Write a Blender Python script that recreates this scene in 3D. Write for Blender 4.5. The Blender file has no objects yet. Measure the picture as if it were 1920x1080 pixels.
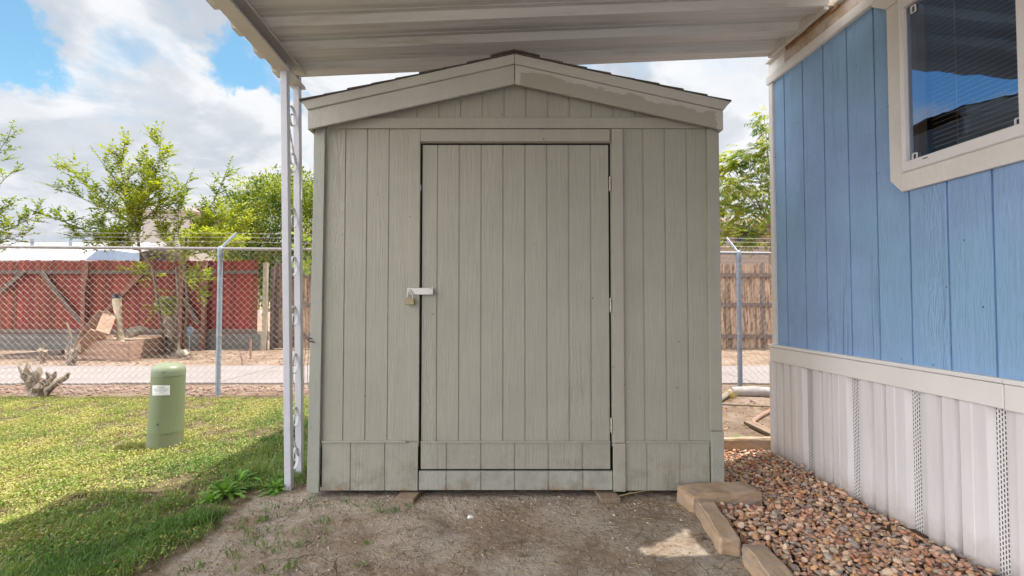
import bpy, bmesh, math, random
import numpy as np
from mathutils import Vector, Matrix, noise as mnoise
R = math.radians
random.seed(7); rng = np.random.default_rng(7)
SC = bpy.context.scene
# ------------------------------------------------------------------ camera
CAMZ = 1.17; FPX = 895.0; PITCH = math.atan(26/895.0)
cd = bpy.data.cameras.new('camera'); cam = bpy.data.objects.new('camera', cd)
SC.collection.objects.link(cam); SC.camera = cam
cam.location = (0, 0, CAMZ); cam.rotation_euler = (math.pi/2 + PITCH, 0, 0)
cd.sensor_width = 36; cd.lens = FPX/1920*36; cd.clip_start = .05; cd.clip_end = 3000
# ------------------------------------------------------------------ view and light
SC.view_settings.view_transform = 'Standard'; SC.view_settings.look = 'None'
SC.view_settings.exposure = 1.35; SC.view_settings.gamma = 1
SUN_EL = R(69); SUN_AZ = R(21)      # azimuth measured from +X towards +Y
sdir = Vector((math.cos(SUN_AZ)*math.cos(SUN_EL), math.sin(SUN_AZ)*math.cos(SUN_EL), math.sin(SUN_EL)))
sl = bpy.data.lights.new('sun', 'SUN'); sl.energy = 2.9; sl.angle = R(.5); sl.color = (1, .96, .89)
so = bpy.data.objects.new('sun', sl); SC.collection.objects.link(so)
so.rotation_euler = sdir.to_track_quat('Z', 'Y').to_euler(); so.location = (5, 4, 12)

def nd(nt, t, ins=None, **pr):
    n = nt.nodes.new(t)
    for k, v in pr.items(): setattr(n, k, v)
    for k, v in (ins or {}).items():
        if isinstance(v, bpy.types.NodeSocket): nt.links.new(v, n.inputs[k])
        else: n.inputs[k].default_value = v
    return n
def c4(c): return (c[0], c[1], c[2], 1)
def mixc(nt, f, a, b, blend='MIX'):
    n = nt.nodes.new('ShaderNodeMix'); n.data_type = 'RGBA'; n.blend_type = blend; n.clamp_factor = True
    for i, v in ((0, f), (6, a), (7, b)):
        if isinstance(v, bpy.types.NodeSocket): nt.links.new(v, n.inputs[i])
        elif i == 0: n.inputs[0].default_value = v
        else: n.inputs[i].default_value = c4(v)
    return n.outputs[2]
def mth(nt, op, a, b=0.0, c=None):
    n = nt.nodes.new('ShaderNodeMath'); n.operation = op
    for i, v in enumerate((a, b) if c is None else (a, b, c)):
        if isinstance(v, bpy.types.NodeSocket): nt.links.new(v, n.inputs[i])
        else: n.inputs[i].default_value = v
    return n.outputs[0]
def sstep(nt, x, a, b):
    n = nd(nt, 'ShaderNodeMapRange', {0: x, 1: a, 2: b, 3: 0.0, 4: 1.0}); n.interpolation_type = 'SMOOTHSTEP'; n.clamp = True
    return n.outputs[0]
def noi(nt, vec, scale, detail=4, rough=.55, dist=0.0, sc=None):
    if sc is not None:
        vec = nd(nt, 'ShaderNodeVectorMath', {0: vec, 1: sc}, operation='MULTIPLY').outputs[0]
    return nd(nt, 'ShaderNodeTexNoise', {'Vector': vec, 'Scale': scale, 'Detail': detail, 'Roughness': rough, 'Distortion': dist}).outputs['Fac']

def make_world():
    w = bpy.data.worlds.new('World'); SC.world = w; w.use_nodes = True
    nt = w.node_tree; nt.nodes.clear()
    out = nd(nt, 'ShaderNodeOutputWorld')
    sky = nd(nt, 'ShaderNodeTexSky', sky_type='NISHITA', sun_disc=False)
    sky.sun_elevation = SUN_EL; sky.sun_rotation = math.pi/2 - SUN_AZ
    sky.air_density = 1.2; sky.dust_density = .6; sky.ozone_density = 2.0
    tc = nd(nt, 'ShaderNodeTexCoord'); g = tc.outputs['Generated']
    sp = nd(nt, 'ShaderNodeSeparateXYZ', {0: g})
    # project the direction on a high flat layer so far clouds flatten towards the horizon
    zz = mth(nt, 'ADD', mth(nt, 'MAXIMUM', sp.outputs[2], 0.0), .32)
    cx = mth(nt, 'DIVIDE', sp.outputs[0], zz); cy = mth(nt, 'DIVIDE', sp.outputs[1], zz)
    cv = nd(nt, 'ShaderNodeCombineXYZ', {0: cx, 1: cy, 2: sp.outputs[2]}).outputs[0]
    base = nd(nt, 'ShaderNodeTexNoise', {'Vector': cv, 'Scale': 1.9, 'Detail': 10, 'Roughness': .56, 'Distortion': .35}).outputs['Fac']
    # clear patches of blue, by direction in the sky
    pj = nd(nt, 'ShaderNodeTexNoise', {'Vector': g, 'Scale': 5.0, 'Detail': 7, 'Roughness': .6}).outputs['Color']
    pj = nd(nt, 'ShaderNodeVectorMath', {0: pj, 1: (.5, .5, .5)}, operation='SUBTRACT').outputs[0]
    gp = nd(nt, 'ShaderNodeVectorMath', {0: nd(nt, 'ShaderNodeVectorMath', {0: pj, 1: (.45, .45, .45)}, operation='MULTIPLY').outputs[0], 1: g}, operation='ADD').outputs[0]
    gp = nd(nt, 'ShaderNodeVectorMath', {0: gp}, operation='NORMALIZE').outputs[0]
    def blob(d, lo, hi):
        d = Vector(d).normalized()
        n1 = nd(nt, 'ShaderNodeVectorMath', {0: gp, 1: d}, operation='DOT_PRODUCT').outputs['Value']
        return sstep(nt, n1, math.cos(R(hi)), math.cos(R(lo)))
    tot = None
    for d, lo, hi, k in (((-1.2, 1, .62), 0, 6.5, .34), ((-.57, 1, .50), 0.5, 5.0, .30), ((-.50, 1, .40), 0.3, 3.4, .26),
                         ((-1.02, 1, .53), 0, 4, .12), ((-.80, 1, .62), 0, 5, .10), ((-.50, 1, .33), 0, 2.2, .16), ((.35, 1, .9), 4, 22, .2)):
        b = mth(nt, 'MULTIPLY', blob(d, lo, hi), k)
        tot = b if tot is None else mth(nt, 'ADD', tot, b)
    dens = mth(nt, 'SUBTRACT', mth(nt, 'ADD', base, .13), tot)
    mask = sstep(nt, dens, .31, .60)
    # billows inside the cloud: brighter tops, greyer bases
    cv2 = nd(nt, 'ShaderNodeVectorMath', {0: cv, 1: (.05, .06, .10)}, operation='ADD').outputs[0]
    b2 = nd(nt, 'ShaderNodeTexNoise', {'Vector': cv2, 'Scale': 1.9, 'Detail': 10, 'Roughness': .56, 'Distortion': .35}).outputs['Fac']
    lit = sstep(nt, mth(nt, 'SUBTRACT', base, b2), -.07, .06)
    big = sstep(nt, nd(nt, 'ShaderNodeTexNoise', {'Vector': cv, 'Scale': 2.3, 'Detail': 6, 'Roughness': .6}).outputs['Fac'], .38, .62)
    shade = mth(nt, 'ADD', mth(nt, 'MULTIPLY', lit, .6), mth(nt, 'MULTIPLY', big, .4))
    back = sstep(nt, nd(nt, 'ShaderNodeVectorMath', {0: g, 1: Vector((-1, -.55, .36)).normalized()}, operation='DOT_PRODUCT').outputs['Value'], .50, .92)
    cc = mixc(nt, shade, (1.95, 2.12, 2.36), (3.15, 3.2, 3.3))
    cc = mixc(nt, back, cc, (12.5, 12.5, 12.8))      # bright sky patch added out of view to fill the shaded fronts
    skyc = mixc(nt, 1.0, sky.outputs[0], (.54, .72, .68), 'MULTIPLY')
    col = mixc(nt, mask, skyc, cc)
    bg = nd(nt, 'ShaderNodeBackground', {'Color': col, 'Strength': .12})
    nt.links.new(bg.outputs[0], out.inputs[0])
make_world()

# ------------------------------------------------------------------ measuring helpers
def ray(px, py):
    a = (px-960)/FPX; b = (540-py)/FPX
    c, s = math.cos(PITCH), math.sin(PITCH)
    y = c - b*s; z = s + b*c
    return a/y, z/y                              # X and Z per metre of Y
def P(px, py, Y):
    a, b = ray(px, py); return Vector((a*Y, Y, CAMZ + b*Y))
def G(px, py, z=0.0):
    a, b = ray(px, py); Y = (z-CAMZ)/b; return Vector((a*Y, Y, z))
PHI = math.atan(47/895.0); CP, SP = math.cos(PHI), math.sin(PHI)
def UV(u, v, z=0.0): return Vector((u*CP - v*SP, u*SP + v*CP, z))     # home-aligned axes
def HW(px, py, u):
    a, b = ray(px, py); Y = u/(a*CP + SP); return (-a*Y*SP + Y*CP, CAMZ + b*Y)
# ------------------------------------------------------------------ object helpers
WM = {}
def thing(name, loc, label, cat, group=None, rz=0):
    o = bpy.data.objects.new(name, None); SC.collection.objects.link(o)
    o.empty_display_size = .1; o.location = loc; o.rotation_euler = (0, 0, rz)
    o['label'] = label; o['category'] = cat
    if group: o['group'] = group
    WM[o.name] = Matrix.Translation(Vector(loc)) @ Matrix.Rotation(rz, 4, 'Z')
    return o
def tag(o, label, cat, group=None):
    o['label'] = label; o['category'] = cat
    if group: o['group'] = group
    return o
def link(name, me, m, parent=None, kind=None, origin=None, bevel=0, smooth=False):
    """vertices of me are in world space; they are moved into the parent's space"""
    o = bpy.data.objects.new(name, me); SC.collection.objects.link(o)
    if m: me.materials.append(m)
    if parent is not None:
        W = WM[parent.name]; me.transform(W.inverted()); o.parent = parent; WM[o.name] = W
    elif origin is not None:
        me.transform(Matrix.Translation(-Vector(origin))); o.location = origin; WM[o.name] = Matrix.Translation(Vector(origin))
    else: WM[o.name] = Matrix.Identity(4)
    if kind: o['kind'] = kind
    if smooth:
        me.polygons.foreach_set('use_smooth', [True]*len(me.polygons))
        if len(me.polygons) < 20000: me.set_sharp_from_angle(angle=R(48))
    if bevel:
        b = o.modifiers.new('bevel', 'BEVEL'); b.width = bevel; b.segments = 2; b.limit_method = 'ANGLE'; b.angle_limit = R(40)
    return o
class MB:
    def __init__(s): s.v = []; s.f = []; s.c = []; s.cur = (1, 1, 1)
    def add(s, vs, fs):
        o = len(s.v); s.v += [tuple(v) for v in vs]; s.f += [tuple(i+o for i in f) for f in fs]; s.c += [s.cur]*len(vs)
    def hexa(s, p):      # 8 points: bottom 0-3, top 4-7
        s.add(p, [(0,3,2,1),(4,5,6,7),(0,1,5,4),(1,2,6,5),(2,3,7,6),(3,0,4,7)])
    def box(s, x0, x1, y0, y1, z0, z1, M=None):
        p = [Vector(q) for q in ((x0,y0,z0),(x1,y0,z0),(x1,y1,z0),(x0,y1,z0),(x0,y0,z1),(x1,y0,z1),(x1,y1,z1),(x0,y1,z1))]
        if M is not None: p = [M @ q for q in p]
        s.hexa(p)
    def prism(s, poly, off):     # poly list of Vector, off Vector
        n = len(poly); a = [Vector(p) for p in poly]; b = [p+Vector(off) for p in a]
        s.add(a+b, [tuple(range(n)), tuple(range(2*n-1, n-1, -1))] + [(i, i+n, (i+1) % n+n, (i+1) % n) for i in range(n)])
    def bar(s, a, b, w, t, up=(0,0,1)):     # rectangular bar from a to b
        a, b = Vector(a), Vector(b); d = (b-a).normalized(); up = Vector(up)
        x = d.cross(up)
        if x.length < 1e-3: x = d.cross(Vector((0,1,0)))
        x.normalize(); y = x.cross(d).normalized()
        p = []
        for q in (a, b):
            for i, j in ((-1,-1),(1,-1),(1,1),(-1,1)): p.append(q + x*w/2*i + y*t/2*j)
        s.hexa(p)
    def tube(s, pts, rad, seg=8, cap=True, jit=0, sd=0, flat=1.0):
        pts = [Vector(p) for p in pts]; n = len(pts)
        if not hasattr(rad, '__len__'): rad = [rad]*n
        vs = []; prev = None
        for i, p in enumerate(pts):
            d = (pts[min(i+1, n-1)] - pts[max(i-1, 0)]).normalized()
            if prev is None:
                x = d.cross(Vector((0,0,1)))
                if x.length < .05: x = d.cross(Vector((1,0,0)))
            else: x = prev - d*prev.dot(d)
            x.normalize(); prev = x; y = d.cross(x)
            for k in range(seg):
                a = 2*math.pi*k/seg; r = rad[i]
                q = x*math.cos(a)*r + y*math.sin(a)*r*flat
                if jit:
                    w = p+q; q *= 1 + jit*mnoise.noise(Vector((w.x*14+sd, w.y*14, w.z*8)))*2 + jit*mnoise.noise(w*45)
                vs.append(p+q)
        fs = [(i*seg+k, i*seg+(k+1) % seg, (i+1)*seg+(k+1) % seg, (i+1)*seg+k) for i in range(n-1) for k in range(seg)]
        if cap: fs += [tuple(range(seg-1, -1, -1)), tuple(range((n-1)*seg, n*seg))]
        s.add(vs, fs)
    def mesh(s, name, col=False):
        me = bpy.data.meshes.new(name); me.from_pydata(s.v, [], s.f); me.validate(); me.update()
        if col:
            a = me.color_attributes.new('col', 'FLOAT_COLOR', 'POINT')
            a.data.foreach_set('color', np.array([(*c, 1) for c in s.c], dtype='f').ravel())
        return me
    def build(s, name, m, parent=None, col=False, recalc=True, **k):
        me = s.mesh(name, col)
        if recalc:
            bm = bmesh.new(); bm.from_mesh(me); bmesh.ops.recalc_face_normals(bm, faces=bm.faces); bm.to_mesh(me); bm.free()
        return link(name, me, m, parent, **k)
def mesh_np(name, V, F, col=None):
    me = bpy.data.meshes.new(name); V = np.asarray(V, 'f'); F = np.asarray(F, 'i')
    me.vertices.add(len(V)); me.vertices.foreach_set('co', V.ravel())
    m, k = F.shape; me.loops.add(m*k); me.polygons.add(m)
    me.loops.foreach_set('vertex_index', F.ravel()); me.polygons.foreach_set('loop_start', np.arange(m, dtype='i')*k)
    me.update(calc_edges=True)
    if col is not None:
        a = me.color_attributes.new('col', 'FLOAT_COLOR', 'POINT')
        c = np.ones((len(V), 4), 'f'); c[:, :3] = col; a.data.foreach_set('color', c.ravel())
    return me
def fbm(x, y, s, seed=0, octv=3):
    r = 0; a = 1; t = 0
    for i in range(octv):
        r += a*mnoise.noise(Vector((x*s+seed*7.3, y*s-seed*3.1, seed+i*5.7))); t += a; a *= .5; s *= 2.1
    return r/t
# ------------------------------------------------------------------ materials
def newmat(name):
    m = bpy.data.materials.new(name); m.use_nodes = True; nt = m.node_tree; nt.nodes.clear()
    out = nd(nt, 'ShaderNodeOutputMaterial'); b = nd(nt, 'ShaderNodeBsdfPrincipled')
    nt.links.new(b.outputs[0], out.inputs[0])
    tc = nd(nt, 'ShaderNodeTexCoord')
    return m, nt, b, tc.outputs['Object'], out
def setb(nt, b, name, v):
    if isinstance(v, bpy.types.NodeSocket): nt.links.new(v, b.inputs[name])
    else: b.inputs[name].default_value = v
def bump(nt, b, h, strength, dist):
    n = nd(nt, 'ShaderNodeBump', {'Strength': strength, 'Distance': dist, 'Height': h}); nt.links.new(n.outputs[0], b.inputs['Normal'])
def simple(name, col, rough=.6, var=.15, vs=6, metal=0, bs=0, bscale=80, dirt=None, ds=3, dth=(.55, .75), attr=False, sc=(1, 1, 1), spec=.4):
    m, nt, b, co, out = newmat(name)
    n1 = noi(nt, co, vs, 5, .6, sc=sc)
    if attr: base = nd(nt, 'ShaderNodeVertexColor', layer_name='col').outputs[0]
    else: base = None
    k = nd(nt, 'ShaderNodeMapRange', {0: n1, 1: .25, 2: .75, 3: 1-var, 4: 1+var}).outputs[0]
    kc = nd(nt, 'ShaderNodeCombineColor', {0: k, 1: k, 2: k}).outputs[0]
    c = mixc(nt, 1.0, base if base is not None else col, kc, 'MULTIPLY')
    if dirt is not None:
        c = mixc(nt, sstep(nt, noi(nt, co, ds, 6, .65, sc=sc), *dth), c, dirt)
    setb(nt, b, 'Base Color', c); setb(nt, b, 'Roughness', rough); setb(nt, b, 'Metallic', metal)
    b.inputs['Specular IOR Level'].default_value = spec
    if bs: bump(nt, b, noi(nt, co, bscale, 5, .6, sc=sc), bs, .004)
    return m
def siding_mat(name, col, sc=(26, 26, 1.6), var=.06, bs=.9, dirtcol=None, teal=None, chip=False):
    """painted embossed wood siding: vertical grain plus cathedral figure"""
    m, nt, b, co, out = newmat(name)
    g1 = noi(nt, co, 3.2, 5, .6, .5, sc)
    w = nd(nt, 'ShaderNodeVectorMath', {0: co, 1: (9, 9, .9)}, operation='MULTIPLY').outputs[0]
    wn = noi(nt, w, 1.0, 3, .5, .6)
    rings = mth(nt, 'ABSOLUTE', mth(nt, 'SINE', mth(nt, 'MULTIPLY', wn, 95)))
    pat = sstep(nt, noi(nt, co, 1.0, 2, .5, sc=(5, 5, .8)), .50, .64)
    h = mth(nt, 'ADD', g1, mth(nt, 'MULTIPLY', mth(nt, 'MULTIPLY', rings, pat), .35))
    k = nd(nt, 'ShaderNodeMapRange', {0: noi(nt, co, 2.5, 5, .65), 1: .3, 2: .7, 3: 1-var, 4: 1+var}).outputs[0]
    k2 = nd(nt, 'ShaderNodeMapRange', {0: h, 1: .3, 2: .9, 3: .95, 4: 1.05}).outputs[0]
    kk = mth(nt, 'MULTIPLY', k, k2)
    c = mixc(nt, 1.0, col, nd(nt, 'ShaderNodeCombineColor', {0: kk, 1: kk, 2: kk}).outputs[0], 'MULTIPLY')
    if teal: c = mixc(nt, sstep(nt, noi(nt, co, 1.3, 3, .5), .4, .65), c, mixc(nt, .35, c, teal))
    # nail heads, specks
    vo = nd(nt, 'ShaderNodeTexVoronoi', {'Vector': co, 'Scale': 7.0}, feature='F1').outputs['Distance']
    c = mixc(nt, mth(nt, 'MULTIPLY', sstep(nt, vo, .042, .028), .75), c, (.06, .05, .04))
    if dirtcol:
        sp = nd(nt, 'ShaderNodeSeparateXYZ', {0: co})
        low = sstep(nt, sp.outputs[2], .42, .0)
        dn = sstep(nt, noi(nt, co, 9, 6, .7), .42, .72)
        c = mixc(nt, mth(nt, 'MULTIPLY', mth(nt, 'MULTIPLY', low, dn), .75), c, dirtcol)
        c = mixc(nt, mth(nt, 'MULTIPLY', sstep(nt, noi(nt, co, 14, 5, .7, sc=(1, 1, .6)), .66, .72), .35), c, dirtcol)
        ch = mth(nt, 'MULTIPLY', sstep(nt, sp.outputs[2], .065, .03), sstep(nt, noi(nt, co, 7, 5, .7), .55, .58))
        c = mixc(nt, ch, c, (.33, .17, .07))
    setb(nt, b, 'Base Color', c); setb(nt, b, 'Roughness', .55); b.inputs['Specular IOR Level'].default_value = .35
    bump(nt, b, h, bs, .004)
    return m
def leaf_mat(name, trans=.35):
    m = bpy.data.materials.new(name); m.use_nodes = True; nt = m.node_tree; nt.nodes.clear()
    out = nd(nt, 'ShaderNodeOutputMaterial'); c = nd(nt, 'ShaderNodeVertexColor', layer_name='col').outputs[0]
    b = nd(nt, 'ShaderNodeBsdfPrincipled', {'Base Color': c, 'Roughness': .5}); b.inputs['Specular IOR Level'].default_value = .3
    tc = mixc(nt, 1.0, c, (1.5, 1.5, .7), 'MULTIPLY')
    t = nd(nt, 'ShaderNodeBsdfTranslucent', {'Color': tc}); mx = nd(nt, 'ShaderNodeMixShader', {0: trans})
    nt.links.new(b.outputs[0], mx.inputs[1]); nt.links.new(t.outputs[0], mx.inputs[2]); nt.links.new(mx.outputs[0], out.inputs[0])
    return m
M = {}
M['shed'] = siding_mat('shed_paint', (.345, .33, .275), dirtcol=(.19, .16, .12))
M['shed_trim'] = siding_mat('shed_trim_paint', (.352, .33, .277), sc=(14, 14, 2), bs=.35, dirtcol=(.2, .17, .13))
M['shed_corner'] = siding_mat('shed_corner_paint', (.34, .34, .295), sc=(18, 18, 3), bs=.6, dirtcol=(.2, .18, .14))
M['sill'] = siding_mat('sill_paint', (.355, .352, .308), bs=.6, dirtcol=(.2, .16, .11), chip=True)
M['blue'] = siding_mat('blue_siding', (.29, .44, .71), sc=(20, 20, 2.6), bs=1.3, var=.12, teal=(.22, .46, .60))
M['white_trim'] = siding_mat('white_trim', (.80, .76, .73), sc=(20, 20, 20), bs=.5)
M['vinyl'] = simple('white_vinyl', (.82, .79, .77), .4, .04, 4)
M['winframe'] = simple('window_vinyl', (.82, .79, .79), .35, .03)
M['skirt'] = simple('skirting_vinyl', (.80, .77, .78), .45, .05, 3, bs=.15, bscale=30, dirt=(.45, .38, .33), ds=5, dth=(.68, .85))
M['soffit'] = simple('cream_metal', (.62, .60, .57), .45, .10, 3, dirt=(.44, .39, .32), ds=4, dth=(.5, .8), sc=(.35, 6, 1))
M['beam'] = simple('beam_metal', (.60, .56, .51), .5, .08, 5, dirt=(.22, .18, .14), ds=14, dth=(.62, .75))
M['post'] = simple('post_white', (.55, .55, .60), .45, .08, 8, dirt=(.25, .2, .17), ds=22, dth=(.66, .74), bs=.15)
M['stained'] = simple('stained_board', (.50, .38, .27), .7, .2, 5, dirt=(.62, .55, .50), ds=6, dth=(.45, .6))
M['rust'] = simple('rusty_flashing', (.36, .22, .12), .7, .3, 20)
M['shingle'] = simple('shingle', (.10, .085, .075), .9, .3, 30, bs=.8, bscale=200)
M['skid'] = simple('skid_wood', (.27, .20, .14), .8, .3, 6, sc=(20, 1.5, 20), bs=.6, bscale=12, dirt=(.12, .09, .07), ds=10)
M['dark'] = simple('dark_gap', (.02, .018, .015), .9, .1)
M['steel'] = simple('steel_plate', (.52, .51, .48), .35, .1, 30, metal=.5, dirt=(.35, .28, .2), ds=60, dth=(.62, .7))
M['hinge'] = simple('painted_hinge', (.50, .48, .43), .5, .3, 60, dirt=(.2, .18, .15), ds=70, dth=(.5, .6))
M['brass'] = simple('old_brass', (.30, .25, .15), .45, .25, 60, metal=.6)
M['galv'] = simple('galvanised', (.30, .34, .40), .5, .2, 20, metal=.3, dirt=(.18, .19, .22), ds=12)
M['rail'] = simple('rail_metal', (.30, .28, .27), .5, .2, 9, metal=.3)
M['wire'] = simple('wire_metal', (.50, .45, .43), .5, .12, 3, metal=.15)
M['green_plastic'] = simple('green_plastic', (.19, .225, .125), .42, .06, 5, dirt=(.28, .24, .16), ds=40, dth=(.68, .74))
M['green_base'] = simple('green_base_plastic', (.19, .215, .125), .55, .1, 6, dirt=(.30, .22, .13), ds=7, dth=(.6, .95))
M['sticker'] = simple('sticker', (.82, .82, .82), .4, .03)
M['ink'] = simple('ink', (.10, .10, .11), .6, .1)
M['redboard'] = simple('red_board', None, .75, .22, 3, attr=True, sc=(3, 3, .6), bs=.5, bscale=20, dirt=(.20, .07, .045), ds=4, dth=(.5, .75))
M['redrail'] = simple('red_brown_rail', (.26, .12, .09), .8, .25, 4, bs=.4)
M['greyrail'] = simple('grey_rail', (.18, .135, .115), .85, .25, 5, bs=.5, sc=(2, 2, 2))
M['oldboard'] = simple('weathered_board', None, .85, .35, 4, attr=True, sc=(6, 6, .7), bs=.6, bscale=20, dirt=(.16, .10, .07), ds=3, dth=(.45, .62))
M['curb'] = simple('curb_concrete', (.20, .19, .18), .9, .25, 3, bs=.5, bscale=20)
M['concrete'] = simple('path_concrete', (.27, .235, .225), .85, .1, 1.5, bs=.25, bscale=60, dirt=(.22, .18, .155), ds=2.2, dth=(.58, .75))
M['bedwood'] = simple('bed_wood', (.38, .24, .17), .85, .25, 5, bs=.5, bscale=15, sc=(1, 1, 5), dirt=(.22, .15, .12), ds=3)
M['soil'] = simple('soil', (.42, .31, .22), .95, .3, 12, bs=1, bscale=30)
M['bark'] = simple('bark', (.34, .27, .21), .9, .45, 14, bs=1, bscale=30, sc=(1, 1, .4), dirt=(.12, .09, .07), ds=14, dth=(.5, .65))
M['paleb'] = simple('pale_bark', (.42, .36, .28), .9, .35, 12, bs=1, bscale=25, sc=(1, 1, .4))
M['twig'] = simple('twig', (.20, .155, .11), .85, .2, 10)
M['pipe'] = simple('cream_pipe', (.62, .52, .38), .6, .15, 10, dirt=(.3, .22, .16), ds=18, dth=(.62, .68))
M['black'] = simple('black_rubber', (.04, .04, .045), .5, .1)
M['rustpipe'] = simple('rusty_pipe', (.34, .20, .15), .7, .2, 10)
M['stone'] = simple('sandstone', (.45, .32, .21), .85, .25, 7, bs=.9, bscale=30, dirt=(.36, .27, .21), ds=6, dth=(.45, .62), sc=(1, 1, 2))
M['pebble'] = simple('pebble', None, .65, .18, 40, attr=True, bs=.3, bscale=90, spec=.3)
M['clod'] = simple('clod', (.30, .20, .16), .95, .3, 12, bs=.6, bscale=60)
M['leaf'] = leaf_mat('leaf'); M['grass'] = leaf_mat('grass_blade', .25)
M['whiteroof'] = simple('white_metal_roof', (.55, .54, .56), .5, .06, 2)
M['whitewall'] = simple('white_wall', (.62, .60, .60), .7, .08, 2)
M['tanwall'] = simple('tan_wall', (.50, .44, .40), .8, .1, 2)
M['brownroof'] = simple('brown_roof', (.23, .17, .14), .9, .2, 5)
M['fasciaw'] = simple('fascia_white', (.66, .62, .60), .6, .05)
M['glassdark'] = simple('far_glass', (.05, .07, .09), .12, .05)
M['bluetarp'] = simple('blue_metal', (.30, .40, .56), .5, .1)
M['straw'] = simple('straw', (.55, .42, .22), .8, .2)
def lap_mat():
    m, nt, b, co, out = newmat('lap_siding'); sp = nd(nt, 'ShaderNodeSeparateXYZ', {0: co})
    t = mth(nt, 'FRACT', mth(nt, 'MULTIPLY', sp.outputs[2], 5.0))
    c = mixc(nt, sstep(nt, t, .0, .12), (.16, .12, .10), (.40, .32, .28)); setb(nt, b, 'Base Color', c); setb(nt, b, 'Roughness', .8)
    bump(nt, b, t, .8, .02); return m
M['lap'] = lap_mat()
def vent_mat():
    m, nt, b, co, out = newmat('vent_strip'); uv = nd(nt, 'ShaderNodeUVMap', uv_map='UVMap').outputs[0]; sp = nd(nt, 'ShaderNodeSeparateXYZ', {0: uv})
    cx = mth(nt, 'MULTIPLY', sp.outputs[0], 1/.0118); ci = mth(nt, 'FLOOR', cx); fx = mth(nt, 'FRACT', cx)
    cz = mth(nt, 'ADD', mth(nt, 'MULTIPLY', sp.outputs[1], 1/.0215), mth(nt, 'MULTIPLY', ci, .5)); fz = mth(nt, 'FRACT', cz)
    a = mth(nt, 'LESS_THAN', mth(nt, 'ABSOLUTE', mth(nt, 'SUBTRACT', fx, .5)), .24)
    c = mth(nt, 'LESS_THAN', mth(nt, 'ABSOLUTE', mth(nt, 'SUBTRACT', fz, .5)), .33)
    col = mixc(nt, mth(nt, 'MULTIPLY', a, c), (.80, .77, .76), (.09, .08, .08))
    setb(nt, b, 'Base Color', col); setb(nt, b, 'Roughness', .5); return m
M['vent'] = vent_mat()
def skirt_mat():
    m, nt, b, co, out = newmat('skirting_vinyl_dusty'); sp = nd(nt, 'ShaderNodeSeparateXYZ', {0: co})
    c = mixc(nt, sstep(nt, noi(nt, co, 2, 4, .6, sc=(8, 8, .6)), .4, .7), (.80, .77, .78), (.73, .70, .70))
    k = mth(nt, 'MULTIPLY', sstep(nt, mth(nt, 'ADD', sp.outputs[2], mth(nt, 'MULTIPLY', noi(nt, co, 8, 5, .7), .25)), .30, .10), .55)
    c = mixc(nt, k, c, (.42, .34, .28)); c = mixc(nt, mth(nt, 'MULTIPLY', sstep(nt, noi(nt, co, 16, 5, .7), .68, .74), .5), c, (.4, .33, .28))
    setb(nt, b, 'Base Color', c); setb(nt, b, 'Roughness', .42); bump(nt, b, noi(nt, co, 2.2, 3, .5), .35, .03); return m
M['skirt'] = skirt_mat()
def glass_mat():
    m = bpy.data.materials.new('window_glass'); m.use_nodes = True; nt = m.node_tree; nt.nodes.clear()
    out = nd(nt, 'ShaderNodeOutputMaterial'); tr = nd(nt, 'ShaderNodeBsdfTransparent', {'Color': (.8, .74, .68, 1)})
    co = nd(nt, 'ShaderNodeTexCoord').outputs['Object']
    bp = nd(nt, 'ShaderNodeBump', {'Strength': .12, 'Distance': .01, 'Height': noi(nt, co, 5, 2, .5)})
    gl = nd(nt, 'ShaderNodeBsdfGlossy', {'Color': (.45, .66, 1, 1), 'Roughness': .015, 'Normal': bp.outputs[0]})
    mx = nd(nt, 'ShaderNodeMixShader', {0: .34}); nt.links.new(tr.outputs[0], mx.inputs[1]); nt.links.new(gl.outputs[0], mx.inputs[2])
    nt.links.new(mx.outputs[0], out.inputs[0]); return m
M['glass'] = glass_mat()
M['blind'] = simple('blind_slat', (.42, .35, .29), .5, .1)
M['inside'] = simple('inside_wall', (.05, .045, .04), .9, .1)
def fascia_mat():
    """right rake board: new greige paint over pale primer, ragged upper edge"""
    m, nt, b, co, out = newmat('half_painted_fascia'); sp = nd(nt, 'ShaderNodeSeparateXYZ', {0: co})
    # height above the board's lower edge; board drops with x
    h = mth(nt, 'ADD', sp.outputs[2], mth(nt, 'MULTIPLY', sp.outputs[0], RS))
    n = mth(nt, 'MULTIPLY', mth(nt, 'SUBTRACT', noi(nt, co, 7, 6, .65, sc=(1, 1, 2)), .5), .10)
    n2 = mth(nt, 'MULTIPLY', mth(nt, 'SUBTRACT', noi(nt, co, 2.3, 2, .5), .5), .07)
    k = sstep(nt, mth(nt, 'ADD', mth(nt, 'ADD', h, n), n2), RH-.003, RH+.003)
    left = sstep(nt, sp.outputs[0], .035, .025)
    rt = sstep(nt, mth(nt, 'ADD', sp.outputs[0], n), 1.20, 1.206)
    k = mth(nt, 'MAXIMUM', mth(nt, 'MAXIMUM', k, left), rt)
    c = mixc(nt, k, (.345, .325, .27), (.48, .46, .415))
    c = mixc(nt, mth(nt, 'MULTIPLY', sstep(nt, noi(nt, co, 30, 6, .7), .6, .7), .3), c, (.25, .22, .18))
    setb(nt, b, 'Base Color', c); setb(nt, b, 'Roughness', .55); bump(nt, b, noi(nt, co, 30, 5, .6, sc=(1, 1, 4)), .4, .003); return m
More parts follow.
